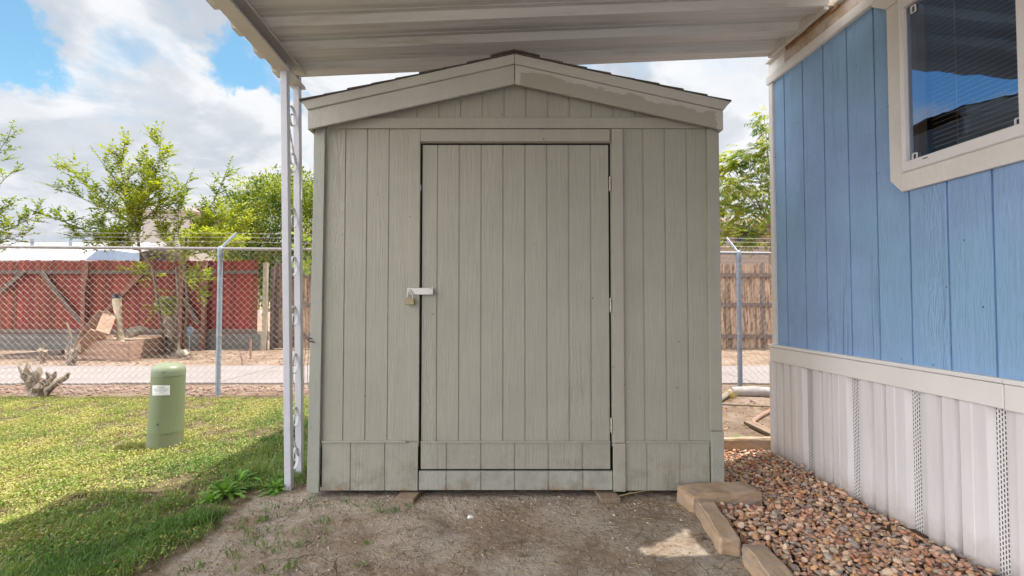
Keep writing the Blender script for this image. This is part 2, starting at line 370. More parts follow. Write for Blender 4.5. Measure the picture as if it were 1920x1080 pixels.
def ground_mat():
    m, nt, b, co, out = newmat('ground_dirt'); sp = nd(nt, 'ShaderNodeSeparateXYZ', {0: co}); X, Y = sp.outputs[0], sp.outputs[1]
    w = mth(nt, 'MULTIPLY', mth(nt, 'SUBTRACT', noi(nt, co, 3, 5, .6), .5), .9)
    n1 = noi(nt, co, 2.2, 7, .62, .4); n2 = noi(nt, co, 9, 7, .7, .3); n3 = noi(nt, co, 45, 5, .7)
    dry = mixc(nt, sstep(nt, n1, .40, .60), (.45, .335, .24), (.65, .545, .44))
    dry = mixc(nt, mth(nt, 'MULTIPLY', sstep(nt, n2, .52, .66), .65), dry, (.27, .195, .135))
    dry = mixc(nt, mth(nt, 'MULTIPLY', sstep(nt, n3, .56, .72), .45), dry, (.52, .46, .43))
    dry = mixc(nt, mth(nt, 'MULTIPLY', sstep(nt, noi(nt, co, 60, 3, .6, sc=(1, .35, 1)), .6, .7), .4), dry, (.13, .10, .07))
    n4 = noi(nt, co, 26, 8, .75, .5)
    dry = mixc(nt, mth(nt, 'MULTIPLY', sstep(nt, n4, .53, .62), .5), dry, (.24, .175, .12))
    dry = mixc(nt, mth(nt, 'MULTIPLY', sstep(nt, n4, .47, .38), .6), dry, (.68, .59, .49))
    # cracks
    wv = nd(nt, 'ShaderNodeVectorMath', {0: co, 1: nd(nt, 'ShaderNodeVectorMath', {0: nd(nt, 'ShaderNodeTexNoise', {'Vector': co, 'Scale': 6.0, 'Detail': 4}).outputs['Color'], 1: (.16, .16, .16)}, operation='MULTIPLY').outputs[0]}, operation='ADD').outputs[0]
    v1 = nd(nt, 'ShaderNodeTexVoronoi', {'Vector': wv, 'Scale': 3.6}, feature='DISTANCE_TO_EDGE').outputs['Distance']
    v2 = nd(nt, 'ShaderNodeTexVoronoi', {'Vector': wv, 'Scale': 11.0}, feature='DISTANCE_TO_EDGE').outputs['Distance']
    cm = sstep(nt, noi(nt, co, 1.7, 3, .5), .50, .60)
    ck = mth(nt, 'MULTIPLY', sstep(nt, v1, .011, .003), cm)
    ck2 = mth(nt, 'MULTIPLY', mth(nt, 'MULTIPLY', sstep(nt, v2, .03, .008), sstep(nt, noi(nt, co, 4.1, 3, .5), .5, .6)), .55)
    ck = mth(nt, 'MAXIMUM', ck, ck2)
    dry = mixc(nt, mth(nt, 'MULTIPLY', ck, .65), dry, (.075, .055, .04))
    # back lot: pale tan soil with straw litter
    back = mixc(nt, sstep(nt, n1, .4, .62), (.34, .235, .17), (.50, .38, .30))
    back = mixc(nt, sstep(nt, n2, .52, .64), back, (.44, .28, .15))
    back = mixc(nt, mth(nt, 'MULTIPLY', sstep(nt, n3, .55, .68), .6), back, (.22, .15, .11))
    lawn = mixc(nt, sstep(nt, n2, .42, .6), (.15, .12, .06), (.34, .25, .16))
    bk = mth(nt, 'MAXIMUM', sstep(nt, mth(nt, 'ADD', Y, w), 5.6, 5.9), mth(nt, 'MULTIPLY', sstep(nt, Y, 3.3, 3.7), sstep(nt, X, 1.1, 1.2)))
    c = mixc(nt, bk, dry, back)
    lm = mth(nt, 'MULTIPLY', sstep(nt, mth(nt, 'ADD', X, mth(nt, 'MULTIPLY', w, .6)), -1.48, -1.58), sstep(nt, mth(nt, 'ADD', Y, w), 5.95, 5.8))
    c = mixc(nt, lm, c, lawn)
    gm = mth(nt, 'MULTIPLY', sstep(nt, X, 1.10, 1.14), sstep(nt, Y, 3.72, 3.68))
    c = mixc(nt, gm, c, (.20, .14, .10))
    setb(nt, b, 'Base Color', c); setb(nt, b, 'Roughness', .95); b.inputs['Specular IOR Level'].default_value = .15
    h = mth(nt, 'ADD', mth(nt, 'ADD', mth(nt, 'MULTIPLY', n2, 1.2), mth(nt, 'MULTIPLY', n3, .8)), mth(nt, 'MULTIPLY', ck, -.7))
    bump(nt, b, mth(nt, 'ADD', h, mth(nt, 'MULTIPLY', n4, 1.0)), 1.0, .045); return m

# ================================================================== SETTING: ground, path
def gz(x, y):
    z = 0.0
    if -3.2 < x < 2.5 and 1.0 < y < 3.4:
        k = min(1, (3.0-y)/.25) if y > 2.75 else 1
        z += max(k, 0)*(.028*fbm(x, y, 2.2, 1, 3) + .010*fbm(x, y, 11, 2, 3)) - .004
        for hx, hy, r, d in ((-.29, 2.62, .15, .040), (.05, 2.5, .2, .014), (-.62, 2.35, .22, .012)):
            q = ((x-hx)**2+(y-hy)**2)/r/r
            if q < 4: z -= d*math.exp(-q*1.6)
    elif y < 6.65: z += .010*fbm(x, y, 1.8, 3, 3) - .003
    elif y > 8.7 and y < 40: z += .03*fbm(x, y, 1.4, 4, 3)*min(1, (y-8.7)/.5)
    return z
def axis(*segs):
    out = []
    for a, b, st in segs: out += list(np.arange(a, b, st))
    return out
xs = [-1500, -700, -300, -120, -60, -30, -18] + axis((-12, -3.2, .12), (-3.2, 2.4, .025), (2.4, 12, .12)) + [12, 18, 30, 60, 120, 300, 700, 1500]
ys = [-900, -300, -100, -30, -12, -6] + axis((-3, 1.4, .2), (1.4, 3.4, .025), (3.4, 6.6, .06), (6.6, 8.8, .2), (8.8, 13, .12)) + [13, 16, 22, 30, 60, 120, 300, 800, 2000]
nx, ny = len(xs), len(ys)
V = [(x, y, gz(x, y) if abs(x) < 13 and -3 < y < 14 else 0) for y in ys for x in xs]
ii = np.arange((ny-1)*(nx-1)); r_, c_ = ii//(nx-1), ii % (nx-1); b0 = r_*nx+c_
ground = link('ground', mesh_np('ground', V, np.stack([b0, b0+1, b0+nx+1, b0+nx], 1)), ground_mat(), kind='structure', smooth=True)
mb = MB(); x = -30.0
while x < 30:
    w = 1.52; mb.box(x+.006, x+w-.006, 6.78+.02*math.sin(x), 8.6, -.05, .028+.004*math.sin(x*3)); x += w
path = mb.build('path', M['concrete'], kind='structure', bevel=.008)
mb = MB(); mb.box(-2.4, 5, -12, -.6, -.05, .02)  # unseen pale slab added behind the camera to bounce sunlight forward
M['bounce'] = simple('bounce_slab_concrete', (.55, .52, .48), .85, .1, 2)
mb.build('bounce_slab', M['bounce'], kind='structure')

# ================================================================== SHED
YF = 2.91
def sx(px): return P(px, 540, YF).x
def sz(py): return P(960, py, YF).z
def siding(mb, F, s0, s1, zb, zt, grooves, gw=.0075, gd=.0045, t=.014, cut=None):
    """F(s, z, d) -> world; d is outward"""
    bp = {s0, s1}
    for g in grooves:
        if s0 < g-gw/2 and g+gw/2 < s1: bp |= {g-gw/2, g+gw/2}
    if cut: bp |= {c for c in cut[:2] if s0 < c < s1}
    bp = sorted(bp); fb = zb if callable(zb) else (lambda s: zb); ft = zt if callable(zt) else (lambda s: zt)
    for a, b in zip(bp[:-1], bp[1:]):
        mid = (a+b)/2; d = -gd if any(abs(mid-g) < gw/2-1e-5 for g in grooves) else 0
        segs = [((fb(a), fb(b)), (ft(a), ft(b)))]
        if cut and cut[0] < mid < cut[1]: segs = [((fb(a), fb(b)), (cut[2], cut[2])), ((cut[3], cut[3]), (ft(a), ft(b)))]
        for lo, hi in segs:
            if hi[0]-lo[0] < 1e-4 and hi[1]-lo[1] < 1e-4: continue
            mb.hexa([F(a, lo[0], d), F(b, lo[1], d), F(b, lo[1], -t), F(a, lo[0], -t), F(a, hi[0], d), F(b, hi[1], d), F(b, hi[1], -t), F(a, hi[0], -t)])
shed = thing('garden_shed', (.02, YF, 0), 'greige wooden garden shed with padlocked door under the metal carport roof', 'shed')
FR = lambda s, z, d: Vector((s, YF-d, z))
XL, XR = sx(585), sx(1350); ZB = sz(919); YB = 5.0
# rake geometry at the fascia plane
YR = 2.835
apx, apz = P(965, 121, YR).x, P(965, 121, YR).z
endz = P(577, 207, YR).z; xe = P(577, 207, YR).x
SLP = (apz-endz)/(apx-xe)
def ftop(x): return apz - SLP*abs(x-apx)
DEP = apz - P(965, 156.5, YR).z       # vertical depth of the board
def walltop(x): return ftop(x) - DEP*.35
gab = [sx(739.5+41.15*k) for k in range(12)]
low = [sx(v) for v in (661, 724.6)]; lowR = [sx(v) for v in (1210, 1271)]
zbat = sz(828)
mb = MB()
siding(mb, FR, XL+.005, XR-.005, sz(232), walltop, gab)                                  # gable
g1 = [sx(646), sx(687), sx(728.2), sx(769.4)]
siding(mb, FR, XL+.005, sx(787), zbat-.03, sz(232), g1)
siding(mb, FR, sx(1146), XR-.005, zbat-.03, sz(232), [sx(1207), sx(1248), sx(1289)])
siding(mb, FR, sx(787), sx(1146), sz(268), sz(232), [])
mb.build('front_siding', M['shed'], shed, bevel=.0012)
mb = MB()
F2 = lambda s, z, d: Vector((s, YF-.006-d, z))
siding(mb, F2, sx(608), sx(785.5), ZB, zbat-.004, low, t=.018); mb.build('kick_panel', M['shed'], shed, bevel=.0012)
mb = MB(); siding(mb, F2, sx(1170.5), sx(1326), ZB, zbat-.004, lowR, t=.018); mb.build('kick_panel', M['shed'], shed, bevel=.0012)
for q_ in ((608, 764), (1171, 1325)):
    mb = MB(); mb.box(sx(q_[0]), sx(q_[1]), YF-.016, YF-.001, zbat-.003, zbat+.008); mb.build('drip_batten', M['shed_trim'], shed, bevel=.002)
def trim(name, x0, x1, z0, z1, d=.02, mat='shed_trim'):
    b = MB(); b.box(x0, x1, YF-d, YF-.0005, z0, z1); return b.build(name, M[mat], shed, bevel=.0025)
b = MB(); b.hexa([Vector(p) for p in ((sx(582.5), YF-.024, ZB-.008), (sx(605), YF-.024, ZB-.008), (sx(605), YF, ZB-.008), (sx(582.5), YF, ZB-.008),
    (sx(589), YF-.024, sz(243)), (sx(609), YF-.024, sz(243)), (sx(609), YF, sz(243)), (sx(589), YF, sz(243)))]); b.build('corner_trim', M['shed_corner'], shed, bevel=.003)
trim('corner_trim', sx(1326.5), sx(1348.5), sz(806), sz(243), .024, 'shed_trim'); trim('corner_trim', sx(1328), sx(1350.5), ZB, sz(807), .026, 'shed_corner')
trim('door_jamb', sx(1147.5), sx(1168.5), sz(829), sz(243), .018); trim('door_jamb', sx(1147), sx(1169.5), ZB-.002, sz(830), .020)
trim('door_jamb', sx(767), sx(787), sz(826), sz(243), .010)
trim('door_header', sx(788), sx(1143.5), sz(267), sz(244.5), .019)
trim('frieze_board', sx(611), sx(1324.5), sz(242), sz(222), .016)
b = MB(); siding(b, lambda s, z, d: Vector((s, YF-.012-d, z)), sx(788), sx(1145.5), sz(917.5), sz(882.5), [sx(v) for v in (839, 902.5, 965, 1027.5, 1091)], t=.02); b.build('sill_board', M['sill'], shed, bevel=.0015)
b = MB(); b.box(sx(787), sx(1146), YF+.02, YF+.04, ZB, sz(268)); b.build('gap_backing', M['dark'], shed)  # near-black sheet behind the door; shade of its gaps put into colour
# door
DL, DR = sx(791), sx(1142); DT, DB = sz(271.5), sz(879)
FD = lambda s, z, d: Vector((s, YF+.004-d, z))
b = MB(); siding(b, FD, DL, DR, zbat-.002, DT, [sx(819.7+41.2*k) for k in range(8)]); door = b.build('door', M['shed'], shed, bevel=.0012)
b = MB(); siding(b, lambda s, z, d: Vector((s, YF-.004-d, z)), DL, DR, DB, zbat-.006, [sx(v) for v in (839, 902.5, 965, 1027.5, 1091)], t=.02); b.build('kick_panel', M['shed'], door, bevel=.0012)
b = MB(); b.box(DL, DR, YF-.013, YF, zbat-.005, zbat+.005); b.build('drip_batten', M['shed_trim'], door, bevel=.0015)
for py in (345, 572, 797):
    b = MB(); z = sz(py); xh = sx(1144.5)
    for k in range(5):
        b.tube([(xh, YF-.008, z-.04+.016*k), (xh, YF-.008, z-.04+.016*k+.0145)], .0048, 10)
    b.tube([(xh, YF-.008, z-.046), (xh, YF-.008, z+.046)], .0025, 8)
    b.box(xh-.004, xh+.003, YF-.006, YF+.006, z-.042, z+.042); b.build('hinge', M['hinge'], door, smooth=False)
b = MB(); y = YF-.022
b.box(sx(765), sx(811.5), y, y+.004, sz(552.5), sz(540)); b.tube([(sx(812), y+.004, sz(553)), (sx(812), y+.004, sz(538.5))], .0042, 10)
b.box(sx(806), sx(812), y+.004, YF, sz(552), sz(540)); hasp = b.build('hasp', M['steel'], door, bevel=.0012)
for a, c in ((811, 541.5), (811, 550.5)):
    b = MB(); b.tube([(sx(a)-.006, y-.002, sz(c)), (sx(a)-.006, y+.001, sz(c))], .0035, 10); b.build('screw', M['brass'], hasp)
b = MB(); c = Vector((sx(770), y-.004, sz(545))); b.tube([c+Vector((.009*math.cos(a), 0, .009*math.sin(a)-.002)) for a in np.linspace(0, 2*math.pi, 14)], .0026, 6); b.build('staple', M['steel'], hasp, smooth=True)
# rake fascias
def rake(x0, x1, dep, off, y0, y1, name, mat):
    b = MB(); b.prism([(x0, y0, ftop(x0)-off), (x1, y0, ftop(x1)-off), (x1, y0, ftop(x1)-off-dep), (x0, y0, ftop(x0)-off-dep)], (0, y1-y0, 0)); return b
xe2 = P(1356, 207, YR).x
RS = SLP; RH = apz - DEP + SLP*(apx-.02) + DEP*.80
M['halffascia'] = fascia_mat()
M['primer'] = siding_mat('pale_fascia_paint', (.43, .415, .37), sc=(3, 3, 16), bs=.6)
rake(xe, apx-.0015, DEP, 0, YR, YR+.02, 'f', 0).build('fascia_board', M['primer'], shed, bevel=.003)
fb_ = rake(apx+.0015, xe2, DEP, 0, YR, YR+.02, 'f', 0).build('fascia_board', M['halffascia'], shed, bevel=.003); fb_['label'] = 'fascia board with new paint brushed unevenly over pale primer'
up = P(965, 104.5, YR).z - apz
for sg, xend in ((-1, P(567.5, 193, YR).x), (1, P(1366, 193, YR).x)):
    b = MB(); ys_ = YR-.012
    xo = xe if sg < 0 else xe2
    b.hexa([Vector(p) for p in ((apx+sg*.001, ys_, apz+.001), (xo, ys_, ftop(xo)+.001), (xo, YR+.02, ftop(xo)+.001), (apx+sg*.001, YR+.02, apz+.001),
        (apx+sg*.001, ys_-.012, apz+up), (xend, ys_-.012, ftop(xend)+up), (xend, YR+.02, ftop(xend)+up), (apx+sg*.001, YR+.02, apz+up))])
    b.build('upper_fascia', M['primer'], shed, bevel=.003)
    # eave fascia running back
    b = MB(); b.box(min(xo, xo-sg*.02), max(xo, xo-sg*.02), YR+.021, YB+.08, ftop(xo)-DEP, ftop(xo)-.004); b.build('eave_fascia', M['shed_trim'], shed, bevel=.003)
    b = MB(); xw = XL if sg < 0 else XR
    b.hexa([Vector(p) for p in ((xw, YR+.021, ftop(xo)-DEP+.01), (xo-sg*.021, YR+.021, ftop(xo)-DEP+.01), (xo-sg*.021, YB, ftop(xo)-DEP+.01), (xw, YB, ftop(xo)-DEP+.01),
        (xw, YR+.021, ftop(xo)-DEP+.02), (xo-sg*.021, YR+.021, ftop(xo)-DEP+.02), (xo-sg*.021, YB, ftop(xo)-DEP+.02), (xw, YB, ftop(xo)-DEP+.02))]); b.build('soffit', M['shed_trim'], shed)
    # shingle slope with courses
    b = MB(); n = 9; xend2 = xend+sg*.006
    for k in range(n):
        a0 = apx+(xend2-apx)*k/n; a1 = apx+(xend2-apx)*(k+1)/n
        yj = YR-.032+random.uniform(-.006, .006)
        za, zb_ = ftop(a0)+up+.004, ftop(a1)+up+.004+.006
        b.hexa([Vector(p) for p in ((a0, yj, ftop(a0)+up+.001), (a1, yj, ftop(a1)+up+.001), (a1, YB+.1, ftop(a1)+up+.001), (a0, YB+.1, ftop(a0)+up+.001), (a0, yj, za), (a1, yj, zb_), (a1, YB+.1, zb_), (a0, YB+.1, za))])
    b.build('roof', M['shingle'], shed)
b = MB()
yy = YR-.04
while yy < YB:
    l = .16; pts = [(apx+dx, yy, ftop(apx+dx)+up+.006+z_) for dx, z_ in ((-.145, .004), (-.07, .008), (0, .006), (.07, .008), (.15, .004))]
    b.prism([Vector(p) for p in pts] + [Vector((p[0], p[1], p[2]+.007)) for p in reversed(pts)], (0, l-.01, .002)); yy += .14
b.build('ridge_cap', M['shingle'], shed)
# sides and back
for xw, sg in ((XL, -1), (XR, 1)):
    b = MB(); siding(b, lambda s, z, d, xw=xw, sg=sg: Vector((xw+sg*d, s, z)), YF+.001, YB, ZB, ftop(xw)-DEP+.02, [YF+.12+.136*k for k in range(16)]); b.build('side_wall', M['shed'], shed)
b = MB(); siding(b, lambda s, z, d: Vector((s, YB+d, z)), XL, XR, ZB, walltop, [XL+.1+.136*k for k in range(18)]); b.build('back_wall', M['shed'], shed)
b = MB(); b.box(XL+.02, XR-.02, YF+.05, YB-.02, ZB, ZB+.05); b.build('floor', M['dark'], shed)
for px0, px1, rz in ((749, 785, -8), (1121, 1156, 5)):
    q0, q1 = G(px0, 940, 0), G(px1, 940, 0); b = MB(); mx = (sx(px0)+sx(px1))/2; 
    Mx = Matrix.Translation((mx, YF-.09, 0)) @ Matrix.Rotation(R(rz), 4, 'Z')
    b.box(-.060, .055, .0, 1.2, -.04, .022, Mx)
    b.build('skid', M['skid'], shed, bevel=.004)
b = MB(); q = Vector((sx(586), YF-.024, sz(638))); b.tube([q+Vector(v) for v in ((.01, 0, .012), (0, -.012, .016), (-.004, -.02, .005), (.006, -.026, -.004), (.022, -.02, -.006), (.03, -.012, -.008))], .0035, 6); b.build('hook', M['black'], shed, smooth=True)
# padlock hangs from the hasp
pl = thing('padlock', (sx(771), YF-.03, sz(571)), 'small weathered brass padlock hanging from the silver door hasp', 'padlock')
b = MB(); b.box(sx(763), sx(779), YF-.043, YF-.025, sz(571.5), sz(559)); b.build('body', M['brass'], pl, bevel=.003)
b = MB(); cx_, cz_ = sx(771), sz(552); r = .0155
b.tube([(cx_-r, YF-.034, sz(560))]+[(cx_-r*math.cos(a), YF-.034, cz_+r*math.sin(a)) for a in np.linspace(0, math.pi, 10)]+[(cx_+r, YF-.034, sz(560))], .0036, 8); b.build('shackle', M['steel'], pl, smooth=True)

# ================================================================== CARPORT
def ubox(b, u0, u1, v0, v1, z0, z1):
    b.hexa([UV(u0, v0, z0), UV(u1, v0, z0), UV(u1, v1, z0), UV(u0, v1, z0), UV(u0, v0, z1), UV(u1, v0, z1), UV(u1, v1, z1), UV(u0, v1, z1)])
zr0, zr1 = 2.774, 3.019; ur0, ur1 = -1.3, 2.16
def zr(u): return zr0+(zr1-zr0)*(u-ur0)/(ur1-ur0)
cp = thing('carport', UV(-1.31, 3.17, 0), 'cream ribbed metal carport roof on a white scrolled iron column', 'carport', rz=PHI)
V0, V1, PITV = -.8, 3.42, .2625
prof = []                                      # (v, dz) from far edge to near
v = V1
while v > V0:
    prof += [(v, 0), (v-.080, 0), (v-.112, .040), (v-.140, .040), (v-.144, .036), (v-.150, .036), (v-.154, .040), (v-.190, .040), (v-.194, .036), (v-.200, .036), (v-.204, .040), (v-.246, .040), (v-.256, .002), (v-.262, .002)]
    v -= PITV
HOLE = ((1.80, 1.97), (2.62, 2.90))
b = MB(); us = [-1.485, -1.30, -1.0, -.5, 0, .5, 1.0, 1.5, 1.78, 2.165]
vs = []; fs = []
for (v, dz) in prof:
    for u in us: vs.append(UV(u, v, zr(u)+dz))
nu = len(us)
for i in range(len(prof)-1):
    for j in range(nu-1):
        if us[j] >= 1.77 and 2.58 < (prof[i][0]+prof[i+1][0])/2 < 2.80 : continue
        fs.append((i*nu+j, i*nu+j+1, (i+1)*nu+j+1, (i+1)*nu+j))
b.add(vs, fs); 
# the torn pan next to the ledger: strip with an open gap beside it
for i in range(len(prof)-1):
    vm = (prof[i][0]+prof[i+1][0])/2
    if 2.58 < vm < 2.80:
        ue = 1.80+.32*(vm-2.58)/.22
        a0, a1 = prof[i], prof[i+1]
        b.add([UV(1.78, a0[0], zr(1.78)+a0[1]), UV(ue, a0[0], zr(ue)+a0[1]), UV(ue, a1[0], zr(ue)+a1[1]), UV(1.78, a1[0], zr(1.78)+a1[1])], [(0,1,2,3)])
ro = b.build('roof', M['soffit'], cp); 
so_ = ro.modifiers.new('thick', 'SOLIDIFY'); so_.thickness = .0025; so_.offset = 0
b = MB(); b.box(-1.485, 2.165, V1+.001, V1+.006, 0, .052)
me_v = []
for (x_, y_, z_) in b.v: me_v.append(tuple(UV(x_, y_, zr(x_)+z_-.004)))
b.v = me_v; b.build('edge_trim', M['beam'], cp)
b = MB(); ubox(b, 2.10, 2.128, 2.82, V1, 2.995, 3.075); b.build('closure_strip', M['soffit'], cp)
# C-channel beam, open to the inside
b = MB(); zb0, zb1 = 2.648, 2.768
ubox(b, -1.352, -1.262, V0, 3.36, zb0, zb0+.005); ubox(b, -1.352, -1.347, V0, 3.33, zb0+.005, zb1); ubox(b, -1.347, -1.27, V0, 3.40, zb1-.004, zb1)
ubox(b, -1.267, -1.262, V0, 3.35, zb0+.005, zb0+.014); ubox(b, -1.274, -1.27, V0, 3.38, zb1-.016, zb1-.004)
beam = b.build('beam', M['beam'], cp)
# column
p1b, p1t = Vector((-1.398, 3.03, -.02)), Vector((-1.462, 3.03, 2.70)); p2b, p2t = Vector((-1.437, 3.27, -.02)), Vector((-1.478, 3.24, 2.72))
colm = MB(); 
pa = p1b.lerp(p1t, .5)
b = MB(); b.bar(p1b, p1t, .042, .042, up=(0, 1, 0)); column = b.build('column_post', M['post'], cp, bevel=.003)
b = MB(); b.bar(p2b, p2t, .042, .042, up=(0, 1, 0)); b.build('column_post', M['post'], cp, bevel=.003)
def colpt(t, w):           # w 0 at the front post, 1 at the rear post; t height
    f = (t+.02)/2.72; return p1b.lerp(p1t, f).lerp(p2b.lerp(p2t, f), w)
def ribbon(pts2, name):
    b = MB(); P3 = [colpt(t, w) for t, w in pts2]; n = len(P3); hw = .0085; th = .0022
    vs = []
    side = UV(1, 0) .normalized()
    for i, p in enumerate(P3):
        d = (P3[min(i+1, n-1)]-P3[max(i-1, 0)]).normalized(); nn = d.cross(side).normalized()*th
        for a, c in ((-1, -1), (1, -1), (1, 1), (-1, 1)): vs.append(p+side*hw*a+nn*c)
    fs = [(i*4+k, i*4+(k+1) % 4, (i+1)*4+(k+1) % 4, (i+1)*4+k) for i in range(n-1) for k in range(4)]+[(0, 1, 2, 3), (n*4-4, n*4-3, n*4-2, n*4-1)]
    b.add(vs, fs); return b.build(name, M['post'], cp, smooth=False)
def zcol(py): return P(545, py, 3.13).z
for iu, (top, bot) in enumerate(((198, 327), (388, 522), (572, 705), (762, 884))):
    zt_, zb_ = zcol(top), zcol(bot); H_ = zt_-zb_
    for sgn, ze in ((1, zt_), (-1, zb_)):
        pts = []
        for k in range(40):          # wide C that closes into a curl
            a = k/39; ang = math.pi*(1.0-2.6*a); Rr = .088*(1-a)+.022*a
            pts.append((ze-sgn*(.088-Rr*math.sin(ang)*1.0), min(.93, max(.06, .52+Rr*math.cos(ang)/.21))))
        ribbon(pts, 'scroll')
    if iu in (1, 2): continue
    b = MB(); n = 60; vs = []
    for i in range(n):
        f = i/(n-1); c_p = colpt(zt_-.10-(H_-.16)*f, .12+.72*f); a = f*math.pi*5
        x1 = Vector((math.cos(a), math.sin(a), 0)); y1 = Vector((-math.sin(a), math.cos(a), 0))
        for i2, j2 in ((-1, -1), (1, -1), (1, 1), (-1, 1)): vs.append(c_p+x1*.0060*i2+y1*.0035*j2)
    b.add(vs, [(i*4+k, i*4+(k+1) % 4, (i+1)*4+(k+1) % 4, (i+1)*4+k) for i in range(n-1) for k in range(4)]); b.build('twisted_bar', M['post'], cp)

# ================================================================== MOBILE HOME
hm = thing('mobile_home', UV(2.18, 3.53, 0), 'blue wood-sided mobile home with white skirting and window trim, right of the shed', 'mobile home', rz=PHI)
UW = 2.185
FH = lambda s, z, d: UV(UW-d, s, z)
VE = 3.53; VN = -2.5
gv = [HW(px, 600, UW)[0] for px in (1480, 1514)]
g0 = HW(1552, 600, UW)[0]; grs = [g0+.2032*k for k in (2, 1, 0)]+[g0-.2032*k for k in range(1, 30)]
wl = HW(1705, 200, UW)[0]; wr = HW(1917, 200, UW)[0]-.62
wz0 = 1.894; wz1 = 2.70
CUT = (wr, wl+.03, wz0-.03, wz1+.03)
b = MB(); siding(b, FH, VN, VE-.03, .835, 2.86, grs, gw=.0105, gd=.010, cut=CUT); b.build('front_siding', M['blue'], hm)
b = MB(); ubox(b, UW-.018, UW+.03, VE-.045, VE, .845, 2.84); b.build('corner_trim', M['white_trim'], hm, bevel=.004)
b = MB(); ubox(b, UW-.030, UW, VN, VE+.01, 2.842, 2.905); b.build('eave_trim', M['white_trim'], hm, bevel=.004)
b = MB(); ubox(b, UW-.012, UW+.02, VN, VE-.20, 2.905, 3.078); b.build('stained_fascia', M['stained'], hm)
b = MB(); ubox(b, UW-.014, UW+.02, VE-.198, VE+.01, 2.906, 3.07); b.build('fascia_end', M['vinyl'], hm)
b = MB(); ubox(b, UW-.026, UW-.013, 2.78, 3.30, 2.992, 3.025); b.build('rusty_flashing', M['rust'], hm)
b = MB(); 
for k, (v0, v1, du) in enumerate(((3.30, 3.52, 0), (2.45, 2.79, .006), (1.9, 2.44, 0), (.5, 1.89, .005))):
    b = MB(); ubox(b, UW-.045-du, UW-.013, v0, v1, 2.998+.006*(k % 2), 3.020+.006*(k % 2)); b.build('roof_hanger', M['beam'], hm, bevel=.003)
# belly band
b = MB(); jn = HW(1883, 740, UW-.03)[0]
ubox(b, UW-.032, UW, jn+.002, VE+.012, .722, .826); ubox(b, UW-.034, UW, VN, jn-.002, .720, .827)
ubox(b, UW-.040, UW, jn+.002, VE+.014, .829, .850); ubox(b, UW-.042, UW, VN, jn-.002, .829, .850); b.build('belly_band', M['vinyl'], hm, bevel=.004)
# skirting profile
vc = HW(1870, 780, UW)[0]; PV = .406
prof = []
k0 = -12
cent = [vc+PV*k for k in range(-11, 6)]
for c in cent:
    for dv, d in ((-.022, -.032), (.022, -.032), (.036, 0), (.098, 0), (.099, .0025), (.150, .0025), (.158, -.026), (.174, -.026), (.180, 0), (.236, 0), (.246, -.026), (.264, -.026), (.270, 0), (.325, 0), (.350, -.032)):
        vv = c+dv+.0
        if dv <= .35 and vv < VE: prof.append((vv, d))
prof = sorted(prof); prof.append((VE, prof[-1][1]))
b = MB(); vs = []; fs = []
for i, (v, d) in enumerate(prof): vs += [UV(UW-.012-d, v, -.02), UV(UW-.012-d, v, .73)]
fs = [(2*i, 2*i+1, 2*i+3, 2*i+2) for i in range(len(prof)-1)]
b.add(vs, fs); sk = b.build('skirting', M['skirt'], hm)
for c in cent:
    if c < VE and c > .9:
        b = MB(); a0, a1 = c-.0215, c+.0215
        b.add([UV(UW+.0185, a0, .0), UV(UW+.0185, a0, .728), UV(UW+.0185, a1, .728), UV(UW+.0185, a1, .0)], [(0, 1, 2, 3)])
        o = b.build('vent_strip', M['vent'], sk, recalc=False); uvl = o.data.uv_layers.new(name='UVMap')
        for li, (uu, vv2) in enumerate(((0, 0), (0, .728), (.043, .728), (.043, 0))): uvl.data[li].uv = (uu, vv2)
b = MB(); ubox(b, UW-.04, UW+.01, VE-.03, VE+.01, 0, .722); b.build('skirting_corner', M['skirt'], hm, bevel=.004)
# rest of the body
b = MB(); ubox(b, UW+.03, 6.6, VE-.03, VE-.005, 0, 3.0); b.build('end_wall', M['blue'], hm)
b = MB(); ubox(b, 6.58, 6.6, VN, VE-.031, 0, 3.0); ubox(b, UW+.03, 6.58, VN, VN+.02, 0, 3.0); b.build('rear_wall', M['blue'], hm)
b = MB(); b.prism([UV(UW-.01, VE+.02, 3.06), UV(4.4, VE+.02, 3.5), UV(6.7, VE+.02, 3.06), UV(6.7, VE+.02, 3.03), UV(UW-.01, VE+.02, 3.03)], UV(0, VN-VE-.04, 0)); b.build('roof', M['whiteroof'], hm)
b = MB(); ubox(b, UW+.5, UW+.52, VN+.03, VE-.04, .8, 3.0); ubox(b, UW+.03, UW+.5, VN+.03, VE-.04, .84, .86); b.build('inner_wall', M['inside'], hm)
# window
win = MB()
def hwp(px, py, u): 
    v, z = HW(px, py, u); return UV(u, v, z)
uf = UW-.028; ut = UW-.022
def pr(name, pts, u, th, mat, par, bv=.003):
    b = MB(); b.prism([UV(u, v, z) for v, z in pts], UV(th, 0, 0)); return b.build(name, M[mat], par, bevel=bv)
f0 = HW(1688, 200, uf)[0]; t0 = HW(1665.5, 200, ut)[0]
zf0 = wz0-.055; zf1 = wz1+.055; vr = wr-.05
o = MB(); o.prism([UV(uf, f0, zf0), UV(uf, f0, wz0), UV(uf, vr, wz0), UV(uf, vr, zf0)], UV(.05, 0, 0)); o.prism([UV(uf, f0, zf1), UV(uf, f0, wz1), UV(uf, vr, wz1), UV(uf, vr, zf1)], UV(.05, 0, 0))
o.prism([UV(uf, f0, wz0), UV(uf, f0, wz1), UV(uf, wl, wz1), UV(uf, wl, wz0)], UV(.05, 0, 0)); o.prism([UV(uf, vr, wz0), UV(uf, vr, wz1), UV(uf, wr+.02, wz1), UV(uf, wr+.02, wz0)], UV(.05, 0, 0))
